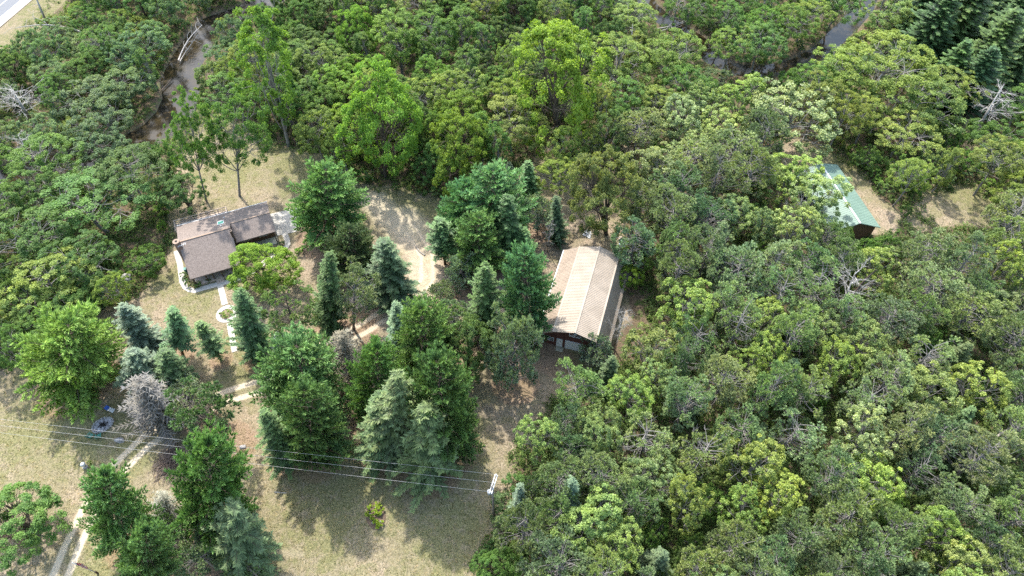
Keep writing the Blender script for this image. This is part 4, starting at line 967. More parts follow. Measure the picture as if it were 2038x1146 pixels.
# ------------------------------------------------------------------ concrete walks
def offset_strip(pts, wd):
    A = np.array(pts); T = unit(np.gradient(A, axis=0)); Nn = np.stack([-T[:, 1], T[:, 0]], 1)
    return A+Nn*wd/2, A-Nn*wd/2
OCC = []
def walk(pts, wd, z=.085):
    w_ = W(pts); OCC.append((w_, wd/2+.1)); L, Rr = offset_strip(w_, wd); mb = MB(); n = len(w_)
    v = [(*p, z) for p in L]+[(*p, z) for p in Rr]+[(*p, -.1) for p in L]+[(*p, -.1) for p in Rr]; f = []
    for i in range(n-1): f += [(n+i, n+i+1, i+1, i), (i, i+1, 2*n+i+1, 2*n+i), (n+i+1, n+i, 3*n+i, 3*n+i+1)]
    f += [(0, 2*n, 3*n, n), (n-1, 2*n-1, 4*n-1, 3*n-1)]
    return obj('walkway', mb.raw(v, f).mesh('walkway', M['conc']), kind='structure')
walk([(351, 499), (355, 513), (359, 528), (361, 545), (363, 560), (369, 571.5), (378, 577), (388, 579), (412, 572), (436, 565.5), (468, 557.5), (505, 540), (535, 516), (551, 504.6), (566, 498.5), (573, 486), (571, 475), (566, 464)], .95)
walk([(438, 567), (443, 586), (448, 606.5)], .95, .089)
walk([(457, 643), (460, 660), (463, 677), (467.5, 700)], .9, .08)
cc = at(452, 624.8)
def ring(name, c, r0, r1, z, mat, k=40, sx=1.):
    v = []; f = []
    for j in range(k):
        t = 2*math.pi*j/k
        for r_, zz in ((r1, z), (r0, z), (r1, -.1), (r0, -.1)): v.append((c[0]+math.cos(t)*r_*sx, c[1]+math.sin(t)*r_, zz))
    for j in range(k):
        a, b = 4*j, 4*((j+1) % k); f += [(a, b, b+1, a+1), (a, a+2, b+2, b), (a+1, b+1, b+3, a+3)]
    return MB().raw(v, f).mesh(name, mat)
obj('walkway', ring('walkway', cc, 1.02, 1.72, .083, M['conc']), kind='structure'); OCC.append(([tuple(cc), tuple(cc+.01)], 1.8))
pq = [(*p, 0) for p in W([(538, 426), (597.5, 412.6), (591, 461), (551.5, 469.5)])]
obj('patio', MB().hexa([(x, y, -.1) for x, y, _ in pq][::-1], (0, 0, .178)).mesh('patio', M['conc']), kind='structure')
PATIO = [p[:2] for p in pq]
def occupied(X, Y):
    o = inside(X, Y, PATIO)
    for p, r_ in OCC: o |= dist_poly(X, Y, p) < r_
    return o | (np.hypot(X-barn_c[0], Y-barn_c[1]) < 6.5)

# ------------------------------------------------------------------ house
HO = (-57.77, 79.40); HY = math.radians(22.366)
house = empty('house', (*HO, 0), HY, label='single-storey brown-shingled log house with a front porch and stone chimney', category='house')
def hl(u, v, z):          # photo point -> house frame
    p = at(u, v, z)-np.array(HO); c, s = math.cos(HY), math.sin(HY); return (p[0]*c+p[1]*s, -p[0]*s+p[1]*c)
def slab(mb, pts, th=.16): return mb.hexa([(d, -n, z-th) for d, n, z in pts], (0, 0, th))
def gable(mb, d0, d1, prof_):   # prism along d
    q = [(d0, -n, z) for n, z in prof_]; return mb.hexa(q, (d1-d0, 0, 0))
wall = gable(MB(), .75, 8.75, [(.5, -.1), (.5, 2.66), (6.45, 4.98), (10.3, 3.2), (10.3, -.1)]); obj('wall', wall.mesh('wall', M['log']), house)
wing = gable(MB(), 8.75, 15.1, [(.5, -.1), (.5, 2.66), (4.85, 4.36), (6.3, 3.75), (6.3, -.1)]); obj('wall', wing.mesh('wall', M['log']), house)
rf = MB(); slab(rf, [(0., 0, 2.7), (8.95, 0, 2.7), (8.95, 6.45, 5.2), (.55, 6.45, 5.2)]); slab(rf, [(.55, 6.47, 5.2), (8.95, 6.47, 5.2), (8.85, 12.6, 2.42), (.75, 12.6, 2.42)])
roof = obj('roof', rf.mesh('roof', M['shingle']), house)
rf = MB(); slab(rf, [(8.97, 0, 2.7), (15.45, 0, 2.7), (15.6, 4.85, 4.6), (8.97, 4.85, 4.6)]); slab(rf, [(8.97, 4.87, 4.6), (15.6, 4.87, 4.6), (15.65, 8.25, 3.27), (8.97, 8.25, 3.27)])
roof2 = obj('roof', rf.mesh('roof', M['shingle']), house)
obj('ridge_cap', MB().bar((.55, -6.46, 5.22), (8.95, -6.46, 5.22), .3, .07).mesh('ridge_cap', M['rcap']), roof)
obj('ridge_cap', MB().bar((8.97, -4.86, 4.62), (15.6, -4.86, 4.62), .26, .07).mesh('ridge_cap', M['rcap']), roof2)
obj('gutter', MB().bar((0, .06, 2.62), (15.45, .06, 2.62), .12, .12).mesh('gutter', M['white']), house)
# chimneys
cx, cy = hl(350.5, 481, 6.2)
ch = obj('chimney', MB().cyl((cx, cy), .62, .5, -.1, 6.15, 12).mesh('chimney', M['brick']), house)
obj('cap', MB().cyl((cx, cy), .56, .56, 6.15, 6.3, 12).mesh('cap', M['rcap']), ch); obj('flue', MB().cyl((cx, cy), .2, .2, 6.303, 6.33, 12).mesh('flue', M['dark']), ch)
cx, cy = hl(458.5, 459.5, 5.9)
ch = obj('chimney', MB().cyl((cx, cy), .2, .2, 3.2, 5.9, 12).mesh('chimney', M['darkwood']), house)
obj('cap', MB().cyl((cx, cy), .27, .27, 5.9, 6.0, 12).mesh('cap', M['rcap']), ch); obj('flue', MB().cyl((cx, cy), .12, .12, 6.003, 6.02, 12).mesh('flue', M['dark']), ch)
sk = obj('skylight', MB().hexa([(7., -3.15, 3.98), (7.9, -3.15, 3.98), (7.9, -4.15, 4.37), (7., -4.15, 4.37)], (0, 0, .07)).mesh('skylight', M['teal']), roof)
obj('frame', MB().bar((6.95, -3.05, 3.96), (7.95, -3.05, 3.96), .1, .14).bar((6.95, -4.25, 4.42), (7.95, -4.25, 4.42), .1, .14).bar((6.95, -3.05, 3.96), (6.95, -4.25, 4.42), .1, .14).bar((7.95, -3.05, 3.96), (7.95, -4.25, 4.42), .1, .14).mesh('frame', M['metal']), sk)
for u, v in ((441, 451), (444.5, 464.5), (442, 424)):
    a, b = hl(u, v, 4.6); obj('vent_pipe', MB().cyl((a, b), .09, .09, 3.2, 4.95 if v > 430 else 3.6, 8).mesh('vent_pipe', M['white']), roof)
a, b = hl(365, 492, 5.); mb = MB().bar((a, b, 4.3), (a, b, 5.7), .06).bar((a-.7, b-.1, 5.6), (a+.6, b+.1, 5.6), .05)
for k in range(5): mb.bar((a-.6+k*.28, b-.35+.03*k, 5.6), (a-.6+k*.28, b+.3+.03*k, 5.6), .035)
obj('antenna', mb.mesh('antenna', M['white']), house)
# porch
porch = obj('porch', MB().box(.95, 8.7, -12.35, -10.302, -.1, .4).mesh('porch', M['porchwood']), house)
for d in (1.05, 3.0, 4.1, 5.5, 7.2, 8.6): obj('post', MB().box(d-.08, d+.08, -12.3, -12.14, .402, 2.45).mesh('post', M['darkwood']), porch)
obj('beam', MB().box(.95, 8.7, -12.32, -12.12, 2.2, 2.38).mesh('beam', M['darkwood']), porch)
obj('steps', MB().box(4.2, 5.45, -12.75, -12.352, -.1, .27).box(4.2, 5.45, -13.1, -12.752, -.1, .13).mesh('steps', M['porchwood']), porch)
def window(par, d, n, z, w_, h_, sy=-1, glassname='pane'):
    f = MB(); y = -n+sy*.03
    for z0, z1, d0, d1 in ((z-.08, z, d-.08, d+w_+.08), (z+h_, z+h_+.08, d-.08, d+w_+.08), (z, z+h_, d-.08, d), (z, z+h_, d+w_, d+w_+.08), (z, z+h_, d+w_/2-.03, d+w_/2+.03)): f.box(d0, d1, y-.04, y+.04, z0, z1)
    wn = obj('window', f.mesh('window', M['white']), par); obj(glassname, MB().box(d, d+w_, y-.01, y+.01, z, z+h_).mesh(glassname, M['glass']), wn)
for d in (1.6, 6.4): window(house, d, 10.3, 1.2, 1.5, 1.1)
dr = obj('door', MB().box(4.4, 5.35, -10.38, -10.302, .402, 2.4).mesh('door', M['darkwood']), house); obj('handle', MB().box(5.2, 5.25, -10.43, -10.382, 1.35, 1.45).mesh('handle', M['metal']), dr)
for d in (9.6, 12.6): window(house, d, 6.3, 1.1, 1.4, 1.1)
for d in (2., 6., 11.): window(house, d, .5, 1.1, 1.3, 1.1, 1)
obj('entry_slab', MB().box(8.9, 15.3, -8.0, -6.302, -.1, .15).mesh('entry_slab', M['conc2']), house)
for d in (11.4, 15.2): obj('post', MB().box(d-.08, d+.08, -7.95, -7.79, .152, 3.2).mesh('post', M['darkwood']), house)
# back deck
deck = obj('deck', MB().box(-.6, 8.3, .502-1.0, 2.9, .45, .6).mesh('deck', M['porchwood']), house)
rl = MB()
for zz in (.95, 1.5): rl.bar((-.6, 2.8, zz), (8.3, 2.8, zz), .1); rl.bar((-.6, .3, zz), (-.6, 2.8, zz), .1); rl.bar((8.3, .3, zz), (8.3, 2.8, zz), .1)
for k in range(7): rl.bar((-.6+k*8.9/6, 2.8, .3), (-.6+k*8.9/6, 2.8, 1.56), .11)
for k in range(30): rl.bar((-.5+k*.3, 2.8, .95), (-.5+k*.3, 2.8, 1.5), .035)
obj('railing', rl.mesh('railing', M['porchwood']), deck)

# ------------------------------------------------------------------ barn
BYAW = -.29; barn = empty('barn', (9.128, 54.585, 0), BYAW, label='dark red gambrel barn with a tan ribbed steel roof and white doors', category='barn')
BL = 17.16; prof_b = [(-5.70, 4.35), (-5.189, 4.613), (-3.215, 6.024), (0, 7.084), (3.215, 6.024), (4.769, 2.606), (5.262, 2.207)]
M['tan2'] = simple('browner_tan_steel', (.31, .25, .19), (.26, .205, .155), .5, .6, .25, .1, .01)  # slightly darker, browner tan for the left eave flare and left lower slope
def ribbed(a, b, name):
    (x0, z0), (x1, z1) = a, b; per = .30; k = int(BL/per); ys = []; hs = []
    for i in range(k):
        for t, h in ((0, 0), (.62, 0), (.72, 1), (.9, 1)): ys.append((i+t)*BL/k); hs.append(h*.045)
    ys.append(BL); hs.append(0); nx, nz = -(z1-z0), (x1-x0); L = math.hypot(nx, nz); nx /= L; nz /= L
    v = [(x0+nx*h, y, z0+nz*h) for y, h in zip(ys, hs)]+[(x1+nx*h, y, z1+nz*h) for y, h in zip(ys, hs)]+[(x0-nx*.1, y, z0-nz*.1) for y in (0, BL)]+[(x1-nx*.1, y, z1-nz*.1) for y in (0, BL)]
    m = len(ys); f = [(i, m+i, m+i+1, i+1) for i in range(m-1)]
    f += [(2*m, 2*m+1, 2*m+3, 2*m+2), (0, 2*m, 2*m+2, m), (m-1, 2*m-1, 2*m+3, 2*m+1), tuple(range(m))+(2*m+1, 2*m), tuple(range(2*m-1, m-1, -1))+(2*m+2, 2*m+3)]
    return MB().raw(v, f).mesh(name, M['tan'])
broof = empty('roof'); broof.parent = barn
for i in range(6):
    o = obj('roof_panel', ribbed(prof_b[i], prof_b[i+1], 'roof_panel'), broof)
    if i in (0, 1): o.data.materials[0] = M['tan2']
for x, z in (prof_b[2], prof_b[3], prof_b[4]): obj('ridge_flashing', MB().bar((x, -.02, z+.05), (x, BL+.02, z+.05), .26, .05).mesh('ridge_flashing', M['tan']), broof)
obj('gutter', MB().bar((-5.78, -.02, 4.25), (-5.78, BL, 4.25), .16, .12).mesh('gutter', M['white']), broof)
def bwall(y0, y1): return MB().hexa([(-4.95, y0, -.1), (-4.95, y0, 4.6), (-3.2, y0, 5.84), (0, y0, 6.9), (3.15, y0, 5.86), (4.6, y0, 2.7), (4.6, y0, -.1)], (0, y1-y0, 0))
obj('wall', bwall(1.6, 1.75).mesh('wall', M['barn']), barn); obj('wall', bwall(BL-.6, BL-.45).mesh('wall', M['barn']), barn)
obj('wall', MB().box(-4.95, -4.8, 1.752, BL-.602, -.1, 4.55).mesh('wall', M['barn']), barn); obj('wall', MB().box(4.45, 4.6, 1.752, BL-.602, -.1, 2.6).mesh('wall', M['barn']), barn)
obj('corner_trim', MB().box(-5.03, -4.86, 1.5, 1.7, -.1, 4.5).mesh('corner_trim', M['white']), barn)
gd = obj('garage_door', MB().box(-1.5, 1.15, 1.52, 1.598, .0, 2.15).mesh('garage_door', M['white']), barn)
for k in range(4): obj('panel_groove', MB().box(-1.48, 1.13, 1.512, 1.519, .42+k*.43, .45+k*.43).mesh('panel_groove', M['metal']), gd)
dr = obj('door', MB().box(-2.85, -1.9, 1.53, 1.598, .0, 2.1).mesh('door', M['white']), barn); obj('handle', MB().box(-2.05, -1.98, 1.48, 1.528, .95, 1.1).mesh('handle', M['metal']), dr)
f = MB(); x0, x1, z0, z1 = -4.25, -3.35, 1.15, 1.95
for a in ((x0-.08, x1+.08, z0-.08, z0), (x0-.08, x1+.08, z1, z1+.08), (x0-.08, x0, z0, z1), (x1, x1+.08, z0, z1), (x0, x1, (z0+z1)/2-.03, (z0+z1)/2+.03)): f.box(a[0], a[1], 1.53, 1.59, a[2], a[3])
wn = obj('window', f.mesh('window', M['white']), barn); obj('pane', MB().box(x0, x1, 1.56, 1.597, z0, z1).mesh('pane', M['glass']), wn)
f = MB(); x0, x1, z0, z1 = -.95, .65, 3.6, 5.1; yy = 1.56
for a, b in (((x0, z0), (x1, z0)), ((x0, z1), (x1, z1)), ((x0, z0), (x0, z1)), ((x1, z0), (x1, z1)), (((x0+x1)/2, z0), ((x0+x1)/2, z1))): f.bar((a[0], yy, a[1]), (b[0], yy, b[1]), .12, .07)
for a, b in (((x0, z0), (x1, z1)), ((x0, z1), (x1, z0))): f.bar((a[0], yy-.03, a[1]), (b[0], yy-.03, b[1]), .1, .05)
obj('loft_door', f.mesh('loft_door', M['white']), barn)
q = [(*at(u, v), 0) for u, v in ((1107, 689.5), (1105, 698), (1119, 701), (1121.5, 692.5))]
obj('door_slab', MB().hexa([(x, y, -.1) for x, y, _ in q], (0, 0, .19)).mesh('door_slab', M['conc2']), label='square pale concrete slab on the ground at the barn side door', category='slab')

# ------------------------------------------------------------------ green-roofed shed
q0, q1 = at(1632, 324, 4.8), at(1712, 444, 4.8); sy = math.atan2(q0[1]-q1[1], q0[0]-q1[0])-math.pi/2
shed = empty('shed', (q1[0], q1[1], 0), sy, label='long open shed with a pale green steel roof beside the yard strip', category='shed'); SL = float(np.linalg.norm(q0-q1))
mb = MB().hexa([(0, 0, 4.66), (4.3, -.35, 3.06), (4.3, SL+.5, 3.06), (0, SL, 4.66)], (0, 0, .14)); r_ = obj('roof', mb.mesh('roof', M['green']), shed)
mb = MB().hexa([(-4.3, -.2, 3.06), (-.02, 0, 4.66), (-.02, SL, 4.66), (-4.3, SL, 3.06)], (0, 0, .14)); r2_ = obj('roof', mb.mesh('roof', M['green']), shed)
mb = MB()
for k in range(37): y = .1+k*(SL-.2)/36; mb.bar((.05, y, 4.80), (4.28, y-.3+.8*(y/SL), 3.215), .05, .035)
obj('seam', mb.mesh('seam', M['green']), r_)
mb = MB()
for k in range(37): y = .1+k*(SL-.2)/36; mb.bar((-.05, y, 4.80), (-4.28, y, 3.215), .05, .035)
obj('seam', mb.mesh('seam', M['green']), r2_)
obj('ridge_cap', MB().bar((0, -.05, 4.84), (0, SL+.05, 4.84), .3, .06).mesh('ridge_cap', M['white']), shed)
obj('wall', MB().hexa([(-4.0, .35, -.1), (-4.0, .35, 3.1), (0, .35, 4.62), (4.0, .35, 3.1), (4.0, .35, -.1)], (0, .12, 0)).mesh('wall', M['shedwall']), shed)
obj('wall', MB().hexa([(-4.0, SL-.5, -.1), (-4.0, SL-.5, 3.1), (0, SL-.5, 4.62), (4.0, SL-.5, 3.1), (4.0, SL-.5, -.1)], (0, .12, 0)).mesh('wall', M['shedwall']), shed)
obj('wall', MB().box(3.88, 4.0, .472, SL-.502, -.1, 3.12).mesh('wall', M['shedwall']), shed)
for k in range(5): obj('post', MB().box(-4.0, -3.85, 1.5+k*3, 1.65+k*3, -.1, 3.1).mesh('post', M['darkwood']), shed)

# ------------------------------------------------------------------ utility pole and wires
pb = at(983, 1026); ph = 10.4
up_ = empty('utility_pole', (pb[0], pb[1], 0), 0, label='wooden utility pole with crossarm and transformer at the wood edge', category='utility pole')
t = Tubes(10); t.add([(0, 0, -.5), (0, 0, ph)], [.17, .12]); obj('pole', t.mesh('pole', M['poleg']), up_)
A1, A2 = at(983.5, 967, 9.9)-pb, at(974.5, 995, 9.9)-pb
c_ = (A1+A2)/2; ax = (A1-A2)/np.linalg.norm(A1-A2)
hl_ = 1.25; pA, pB = np.array([0, 0])+ax*1.7, -ax*.75
for k, dz in ((-.14, 9.9), (.14, 9.9)):
    o_ = np.array([-ax[1], ax[0]])*k; obj('crossarm', MB().bar((pA[0]+o_[0], pA[1]+o_[1], dz), (pB[0]+o_[0], pB[1]+o_[1], dz), .1, .13).mesh('crossarm', M['white']), up_)
ends = []
for s_ in (1.6, .55, -.65):
    p = ax*s_; t = Tubes(8); t.add([(p[0], p[1], 9.97), (p[0], p[1], 10.1), (p[0], p[1], 10.2), (p[0], p[1], 10.28)], [.05, .09, .07, .09]); obj('insulator', t.mesh('insulator', M['white']), up_); ends.append(Vector((pb[0]+p[0], pb[1]+p[1], 10.27)))
t = Tubes(12); t.add([(-.35, -.22, 8.5), (-.35, -.22, 9.45)], [.27, .27]); tr = obj('transformer', t.mesh('transformer', M['metal']), up_)
for dx in (-.1, .1):
    t = Tubes(8); t.add([(-.35+dx, -.22, 9.45), (-.35+dx, -.22, 9.7)], [.05, .03]); obj('bushing', t.mesh('bushing', M['white']), tr)
t = Tubes(6); t.add([(.38+.2*math.cos(a), -.1+.2*math.sin(a), 8.6) for a in np.linspace(0, 6.28, 13)], [.035]*13, cap=False); obj('wire_coil', t.mesh('wire_coil', M['dark']), up_)
obj('coil_bracket', MB().bar((.1, 0, 8.6), (.25, -.1, 8.6), .05).mesh('coil_bracket', M['metal']), up_)
for i, (e0, vl) in enumerate(zip(ends, (834, 846.5, 861))):
    far = at(0, vl, 8.6); d_ = Vector((far[0], far[1], 8.6))-e0; pts = []
    for k in range(29):
        s_ = k/28*2.0; p = e0+d_*s_; p.z = e0.z+(8.6-e0.z)*s_*1.0-0.9*s_*(1-s_); pts.append(p)
    t = Tubes(5); t.add(pts, [.012]*29)
    obj('power_line', t.mesh('power_line', M['wire']), None, label=['upper one of three power lines crossing the lawn from the pole', 'middle one of three power lines crossing the lawn from the pole', 'lowest one of three power lines crossing the lawn from the pole'][i], category='power line', group='power lines over the lawn')

# ------------------------------------------------------------------ small things
def rock(r, seed, sx=1, sy=1, sz=.7):
    g = np.random.default_rng(seed); import bmesh
    bm = bmesh.new(); bmesh.ops.create_icosphere(bm, subdivisions=3, radius=1)
    ph_ = g.uniform(0, 6, 9); k = g.normal(size=(5, 3)); k /= np.linalg.norm(k, axis=1, keepdims=True); dd = g.uniform(.55, .85, 5)
    for v in bm.verts:
        c = v.co; f = 1+.10*math.sin(c.x*3+ph_[0])+.08*math.sin(c.y*4+ph_[1])+.06*math.sin(c.z*5+ph_[2]+c.x*4)
        c = c*f
        for kk, q in zip(k, dd):
            s_ = c.dot(Vector(kk))
            if s_ > q: c = c-Vector(kk)*(s_-q)
        v.co = Vector((c.x*r*sx, c.y*r*sy, c.z*r*sz))
    me = bpy.data.meshes.new('rock'); bm.to_mesh(me); bm.free(); me.materials.append(M['stone']); return me
def rockat(u, v, r, seed, label, sx=1, sy=1, sz=.7, rz=0., name='rock', cat='rock'):
    a = at(u, v, r*sz*.4); o = obj(name, rock(r, seed, sx, sy, sz), label=label, category=cat); o.location = (a[0], a[1], r*sz*.35); o.rotation_euler = (0, 0, rz); return o
rockat(251, 553, 1.05, 3, 'big grey boulder at the shrubs left of the lawn', 1.1, .85, .7, .3, 'boulder', 'boulder')
rockat(237, 876, .55, 4, 'pale flat rock beside the drive near the fire ring', 1.3, .8, .6, -.2)
rockat(483, 889, .4, 5, 'small pale rock on the grass below the two-trunk pine', 1.1, .8, .6)
rockat(328, 980, .32, 6, 'small white rock above the bottom clump of trees', 1, .8, .7)
# fire ring
a = at(205, 846); fr = empty('fire_pit', (a[0], a[1], 0), R(35), label='round stone-edged fire ring full of grey ash on the lawn', category='fire pit')
obj('ash_bed', MB().cyl((0, 0), 1.3, 1.25, -.05, .10, 24, 1, .78).mesh('ash_bed', M['ash']), fr)
for k in range(22):
    t_ = 2*math.pi*k/22; o = obj('stone', rock(.19, 40+k, 1.1, .8, .8), fr); o.location = (math.cos(t_)*1.42, math.sin(t_)*1.1, .09); o.rotation_euler = (0, 0, t_+1.57)
for k in range(6):
    t = Tubes(6); a1 = k*1.05; t.add([(math.cos(a1)*.7, math.sin(a1)*.5, .15), (-math.cos(a1+.5)*.35, -math.sin(a1+.5)*.4, .24)], [.07, .06]); obj('charred_log', t.mesh('charred_log', M['dark']), fr)
def chair(u, v, rz, label):
    a = at(u, v, .3); e = empty('lawn_chair', (a[0], a[1], 0), rz, label=label, category='chair', group='green chairs at the fire ring')
    mb = MB()
    for k in range(5): mb.box(-.28, .28, -.28+k*.115, -.18+k*.115, .36+.012*k, .39+.012*k)
    obj('seat', mb.mesh('seat', M['teal']), e); mb = MB()
    for k in range(5): mb.hexa([(-.28+k*.115, .3, .38), (-.18+k*.115, .3, .38), (-.18+k*.115, .52, .95), (-.28+k*.115, .52, .95)], (0, .03, 0))
    obj('backrest', mb.mesh('backrest', M['teal']), e)
    for sx in (-1, 1):
        obj('armrest', MB().box(sx*.34-.06, sx*.34+.06, -.3, .36, .56, .59).mesh('armrest', M['teal']), e)
        for y in (-.26, .26): obj('leg', MB().box(sx*.32-.03, sx*.32+.03, y-.03, y+.03, 0, .56).mesh('leg', M['teal']), e)
chair(181, 867, 2.6, 'green plastic lawn chair, left of two below the fire ring'); chair(196.5, 868, 3.5, 'green plastic lawn chair, right of two below the fire ring')
a = at(220, 815, .35); e = empty('lounger', (a[0], a[1], 0), R(-22), label='small white lounge seat with blue head part above the fire ring', category='lounger')
mb = MB()
for k in range(8): mb.box(-.35+k*.125, -.25+k*.125, -.3, .3, .33, .36)
obj('seat', mb.mesh('seat', M['white']), e); obj('head_cushion', MB().hexa([(-.85, -.3, .55), (-.38, -.3, .34), (-.38, .3, .34), (-.85, .3, .55)], (0, 0, .09)).mesh('head_cushion', M['bluep']), e)
for sx in (-.6, .5):
    for sy_ in (-.26, .26): obj('leg', MB().box(sx-.03, sx+.03, sy_-.03, sy_+.03, 0, .33 if sx > 0 else .42).mesh('leg', M['metal']), e)
# white urn on a grey stone
a = at(171, 930, 0); e = empty('garden_urn', (a[0], a[1], 0), 0, label='white urn on a grey stone base, alone on the left lawn', category='urn')
o = obj('base', rock(.36, 77, 1, 1, 1.), e); o.location = (.05, -.05, .2)
t = Tubes(12); t.add([(0, .05, .5), (0, .05, .58), (0, .05, .72), (0, .05, .9), (0, .05, .98)], [.12, .2, .3, .26, .33]); obj('urn', t.mesh('urn', M['white']), e)
# black kettle
a = at(209, 1089, .3); e = empty('kettle', (a[0], a[1], 0), .4, label='round black iron kettle standing on the grass near the flagpole', category='kettle')
t = Tubes(20); t.add([(0, 0, .08), (0, 0, .13), (0, 0, .3), (0, 0, .5), (0, 0, .66), (0, 0, .73), (0, 0, .76)], [.12, .3, .46, .47, .36, .38, .2]); obj('pot', t.mesh('pot', simple('black_iron', (.03, .03, .033), (.05, .045, .04), 3, .45, .5, .3, .01)), e)
t = Tubes(6); t.add([(.43*math.cos(x), 0, .6+.42*math.sin(x)) for x in np.linspace(0, math.pi, 9)], [.018]*9); obj('bail_handle', t.mesh('bail_handle', M['metal']), e)
for k in range(3): obj('foot', MB().bar((.22*math.cos(k*2.1), .22*math.sin(k*2.1), 0), (.18*math.cos(k*2.1), .18*math.sin(k*2.1), .16), .05).mesh('foot', M['dark']), e)
# flagpole: base in the frame's bottom, top towards the drive
fb = at(195, 1141); ft = None
for h_ in np.linspace(3, 8, 51):
    q = at(145, 1120, h_); e_ = np.hypot(*(q-fb))
    if ft is None or e_ < ft[0]: ft = (e_, h_)
fh = ft[1]; fp = empty('flagpole', (fb[0], fb[1], 0), 0, label='white flagpole with a limp striped flag by the drive', category='flagpole')
tp = at(145, 1120, fh)-fb
t = Tubes(8); t.add([(0, 0, .5), (tp[0]*.5, tp[1]*.5, fh*.5), (tp[0], tp[1], fh)], [.07, .05, .035]); obj('pole', t.mesh('pole', M['white']), fp)
t = Tubes(8); t.add([(tp[0], tp[1], fh), (tp[0], tp[1], fh+.1), (tp[0], tp[1], fh+.16)], [.05, .08, .02]); obj('finial', t.mesh('finial', M['white']), fp)
obj('base_post', MB().box(-.09, .09, -.09, .09, -.3, .8).mesh('base_post', M['darkwood']), fp)
def flag():
    nx, nz = 16, 26; v = []; f = []; mi = []
    for j in range(nz+1):
        for i in range(nx+1):
            s_ = i/nx; x = .06+s_*.55+.05*math.sin(j*.4); y = .13*math.sin(i*1.25+j*.12)*s_**.5; v.append((tp[0]*.94+x, tp[1]*.94+y, fh-.15-j/nz*2.0-s_*.5))
    red = simple('flag_red', (.42, .03, .05), (.36, .03, .04), 3, .8, .1, 0, 0); blu = simple('flag_blue', (.02, .03, .14), (.02, .03, .12), 3, .8, .1, 0, 0)
    for j in range(nz):
        for i in range(nx):
            a_ = j*(nx+1)+i; f.append((a_, a_+1, a_+nx+2, a_+nx+1)); mi.append(2 if (j < 14 and i < 7) else (j//2) % 2)
    me = bpy.data.meshes.new('flag'); me.from_pydata(v, [], f)
    for m_ in (red, M['white'], blu): me.materials.append(m_)
    me.polygons.foreach_set('material_index', mi); me.update(); obj('flag', me, fp)
flag()
# island bed with leafy plants
a = at(748, 1027); e = empty('flower_bed', (a[0], a[1], 0), R(20), label='small oval bed of yellow-green plants in the lower lawn', category='flower bed')
obj('soil', MB().cyl((0, 0), 1.35, 1.15, -.05, .1, 24, 1, 1.45).mesh('soil', M['soil']), e)
for k in range(11):
    r_ = random.Random(k); x, y = [(.5, 1.3), (-.4, 1.2), (-.9, .5), (0, .5), (.8, .45), (-.6, -.2), (.35, -.1), (.95, -.4), (-.2, -.9), (.5, -1.2), (0, -1.45)][k]
    m_ = broadleaf(300+k, .75, .42, .0, 4, 14, .16, 26, .17, M['bark'], M['leaf'], .5, 2, .015)
    o = obj('plant', m_[1], e); o.location = (x, y, .05); o.color = (.26, .36, .04, 1); o.scale = (1.1, 1.1, 1)
for k in range(5): o = obj('stone', rock(.14, 60+k), e); o.location = (math.cos(k*1.3)*.8, math.sin(k*1.3)*1.1, .13)
# brush pile
def brush():
    r = np.random.default_rng(3); tb = Tubes(4)
    for k in range(260):
        c = r.normal(size=2)*np.array([.9, 1.25]); L = r.uniform(.8, 3.0); az = R(62)+r.normal()*.55; z = max(.05, 1.15-.45*np.hypot(c[0]/1.1, c[1]/1.5)**1.3)*r.uniform(.2, 1)
        d = Vector((math.cos(az), math.sin(az), r.normal()*.12))*L/2; p = Vector((c[0], c[1], z)); rad = r.uniform(.015, .05)
        tb.add([p-d, p+Vector(r.normal(size=3))*.1, p+d], [rad, rad*.8, rad*.4], cap=False)
    return tb.mesh('brush_pile', simple('dead_branches', (.24, .19, .16), (.10, .07, .055), 2, .95, .1, .4, .02), False)
a = at(336, 918); o = obj('brush_pile', brush(), label='heap of cut brown branches beside the drive under the wires', category='brush pile'); o.location = (a[0], a[1], 0)
# logs and stakes
def logat(u0, v0, z0, u1, v1, z1, r0, r1, label, mat='log2', bend=.1, name='log', twigs=0, cat='log', group=None):
    A, B = P3(u0, v0, z0), P3(u1, v1, z1); r = np.random.default_rng(int(u0*7+v0)); tb = Tubes(7)
    pts = limb(tb, A, B, r0, r1, r, 0, 6, bend)
    tb.f.append(tuple(range(7)))
    for k in range(twigs):
        p = pts[2+k % 5]; q = p+(B-A)*.18+Vector((r.normal(), r.normal(), abs(r.normal())*.6))*(B-A).length*.16; limb(tb, p, q, r1*.8, .02, r, .05, 3, .1)
    return obj(name, tb.mesh(name, M[mat]), label=label, category=cat, group=group)
logat(828, 491, .13, 846, 507, .13, .14, .11, 'short grey log lying on the gravel yard')
logat(546, 979, .08, 570, 981, .08, .08, .06, 'thin pale stake lying in the grass below the wires', 'bark_pale', .02)
logat(355, 120, .1, 402, 50, 1.0, .16, .07, 'long bare log leaning across the upper river bend', 'bark_pale', .06, twigs=5)
logat(358, 122, .0, 395, 68, .3, .10, .05, 'thinner log beside the long one at the river bend', 'bark_pale', .06, twigs=3)
logat(321, 180, -.2, 342, 155, .0, .12, .08, 'dark short log lying in the middle of the riffle', 'bark', .05)
logat(1302, 58, .6, 1366, 40, .8, .18, .1, 'upper bare log over the right-hand stream', 'bark_pale', .03, twigs=2)
logat(1305, 64, .3, 1362, 44, .5, .14, .07, 'lower bare log over the right-hand stream', 'bark_pale', .04, twigs=2)
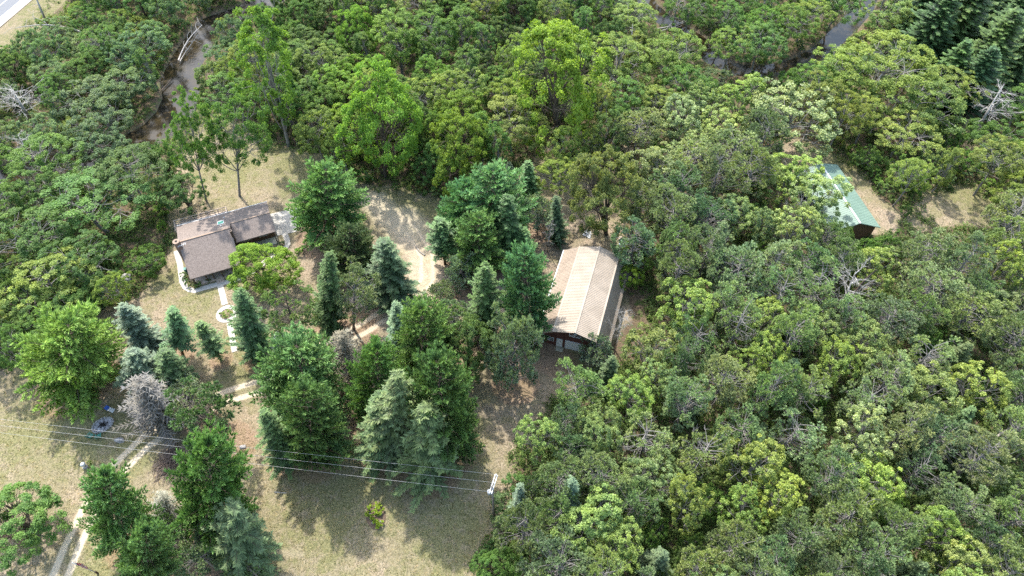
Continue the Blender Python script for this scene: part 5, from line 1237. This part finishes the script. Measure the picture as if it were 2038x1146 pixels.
logat(163, 63, 1.4, 30, 56, .6, .24, .05, 'fallen dead tree lying along the road verge', 'bark_pale', .04, twigs=9, name='fallen_tree', cat='fallen tree')
logat(1985, 868, 6, 2034, 846, 8, .16, .1, 'broken reddish bare log sticking out near the right edge', 'log2', .03)
logat(1768, 608, 6.0, 1738, 655, 2.0, .22, .28, 'leaning dark bare trunk in the right wood gap', 'bark', .03)
logat(1745, 537, 12, 1690, 604, 5, .10, .26, 'leaning trunk wrapped in ivy in the right wood', 'bark', .03)
# cables, junk behind the barn
t = Tubes(6); t.add([P3(*p) for p in ((1210, 668, 3.2), (1197, 670, 5.0), (1188, 676, 6.2), (1187, 684, 6.0), (1191, 694, 4.6), (1200, 702, 3.2), (1205, 705, .8), (1206, 706, 0.))], [.045]*8)
obj('bent_branch', t.mesh('bent_branch', M['darkwood']), label='dark bent hoop-like branch arching over the near right barn eave', category='branch')
a = at(1170, 466, .3); e = empty('scrap_pile', (a[0], a[1], 0), R(-35), label='small stack of white boards and pipes beyond the barn', category='scrap pile')
for k in range(6): obj('board', MB().box(-.8, .8-.1*k, -.5+k*.2, -.36+k*.2, .1+.07*k, .17+.07*k).mesh('board', M['white']), e)
obj('trestle', MB().box(-.6, -.5, -.6, .7, 0, .098).box(.4, .5, -.6, .7, 0, .098).mesh('trestle', M['metal']), e)
a = at(1238, 486, .3); e = empty('tarp_heap', (a[0], a[1], 0), R(10), label='heap under a pale blue-white tarp at the barn\'s far right corner', category='tarp heap')
o = obj('tarp', rock(.75, 91, .7, 1.3, .8), e); o.data.materials[0] = simple('pale_tarp', (.50, .56, .66), (.38, .44, .55), 1.5, .5, .4, .8, .08); o.location = (0, 0, .25)
o = obj('crate', MB().box(-.3, .35, 1.1, 1.7, 0, .5).mesh('crate', M['porchwood']), e)
a = at(370, 538, .4); o = obj('water_barrel', MB().cyl((0, 0), .26, .3, 0, .85, 14).cyl((0, 0), .31, .31, .852, .9, 14).mesh('water_barrel', M['teal']), label='small green barrel against the left side of the house', category='barrel'); o.location = (a[0], a[1], 0)
undergrowth(); grass()
print('objects', len(bpy.data.objects))
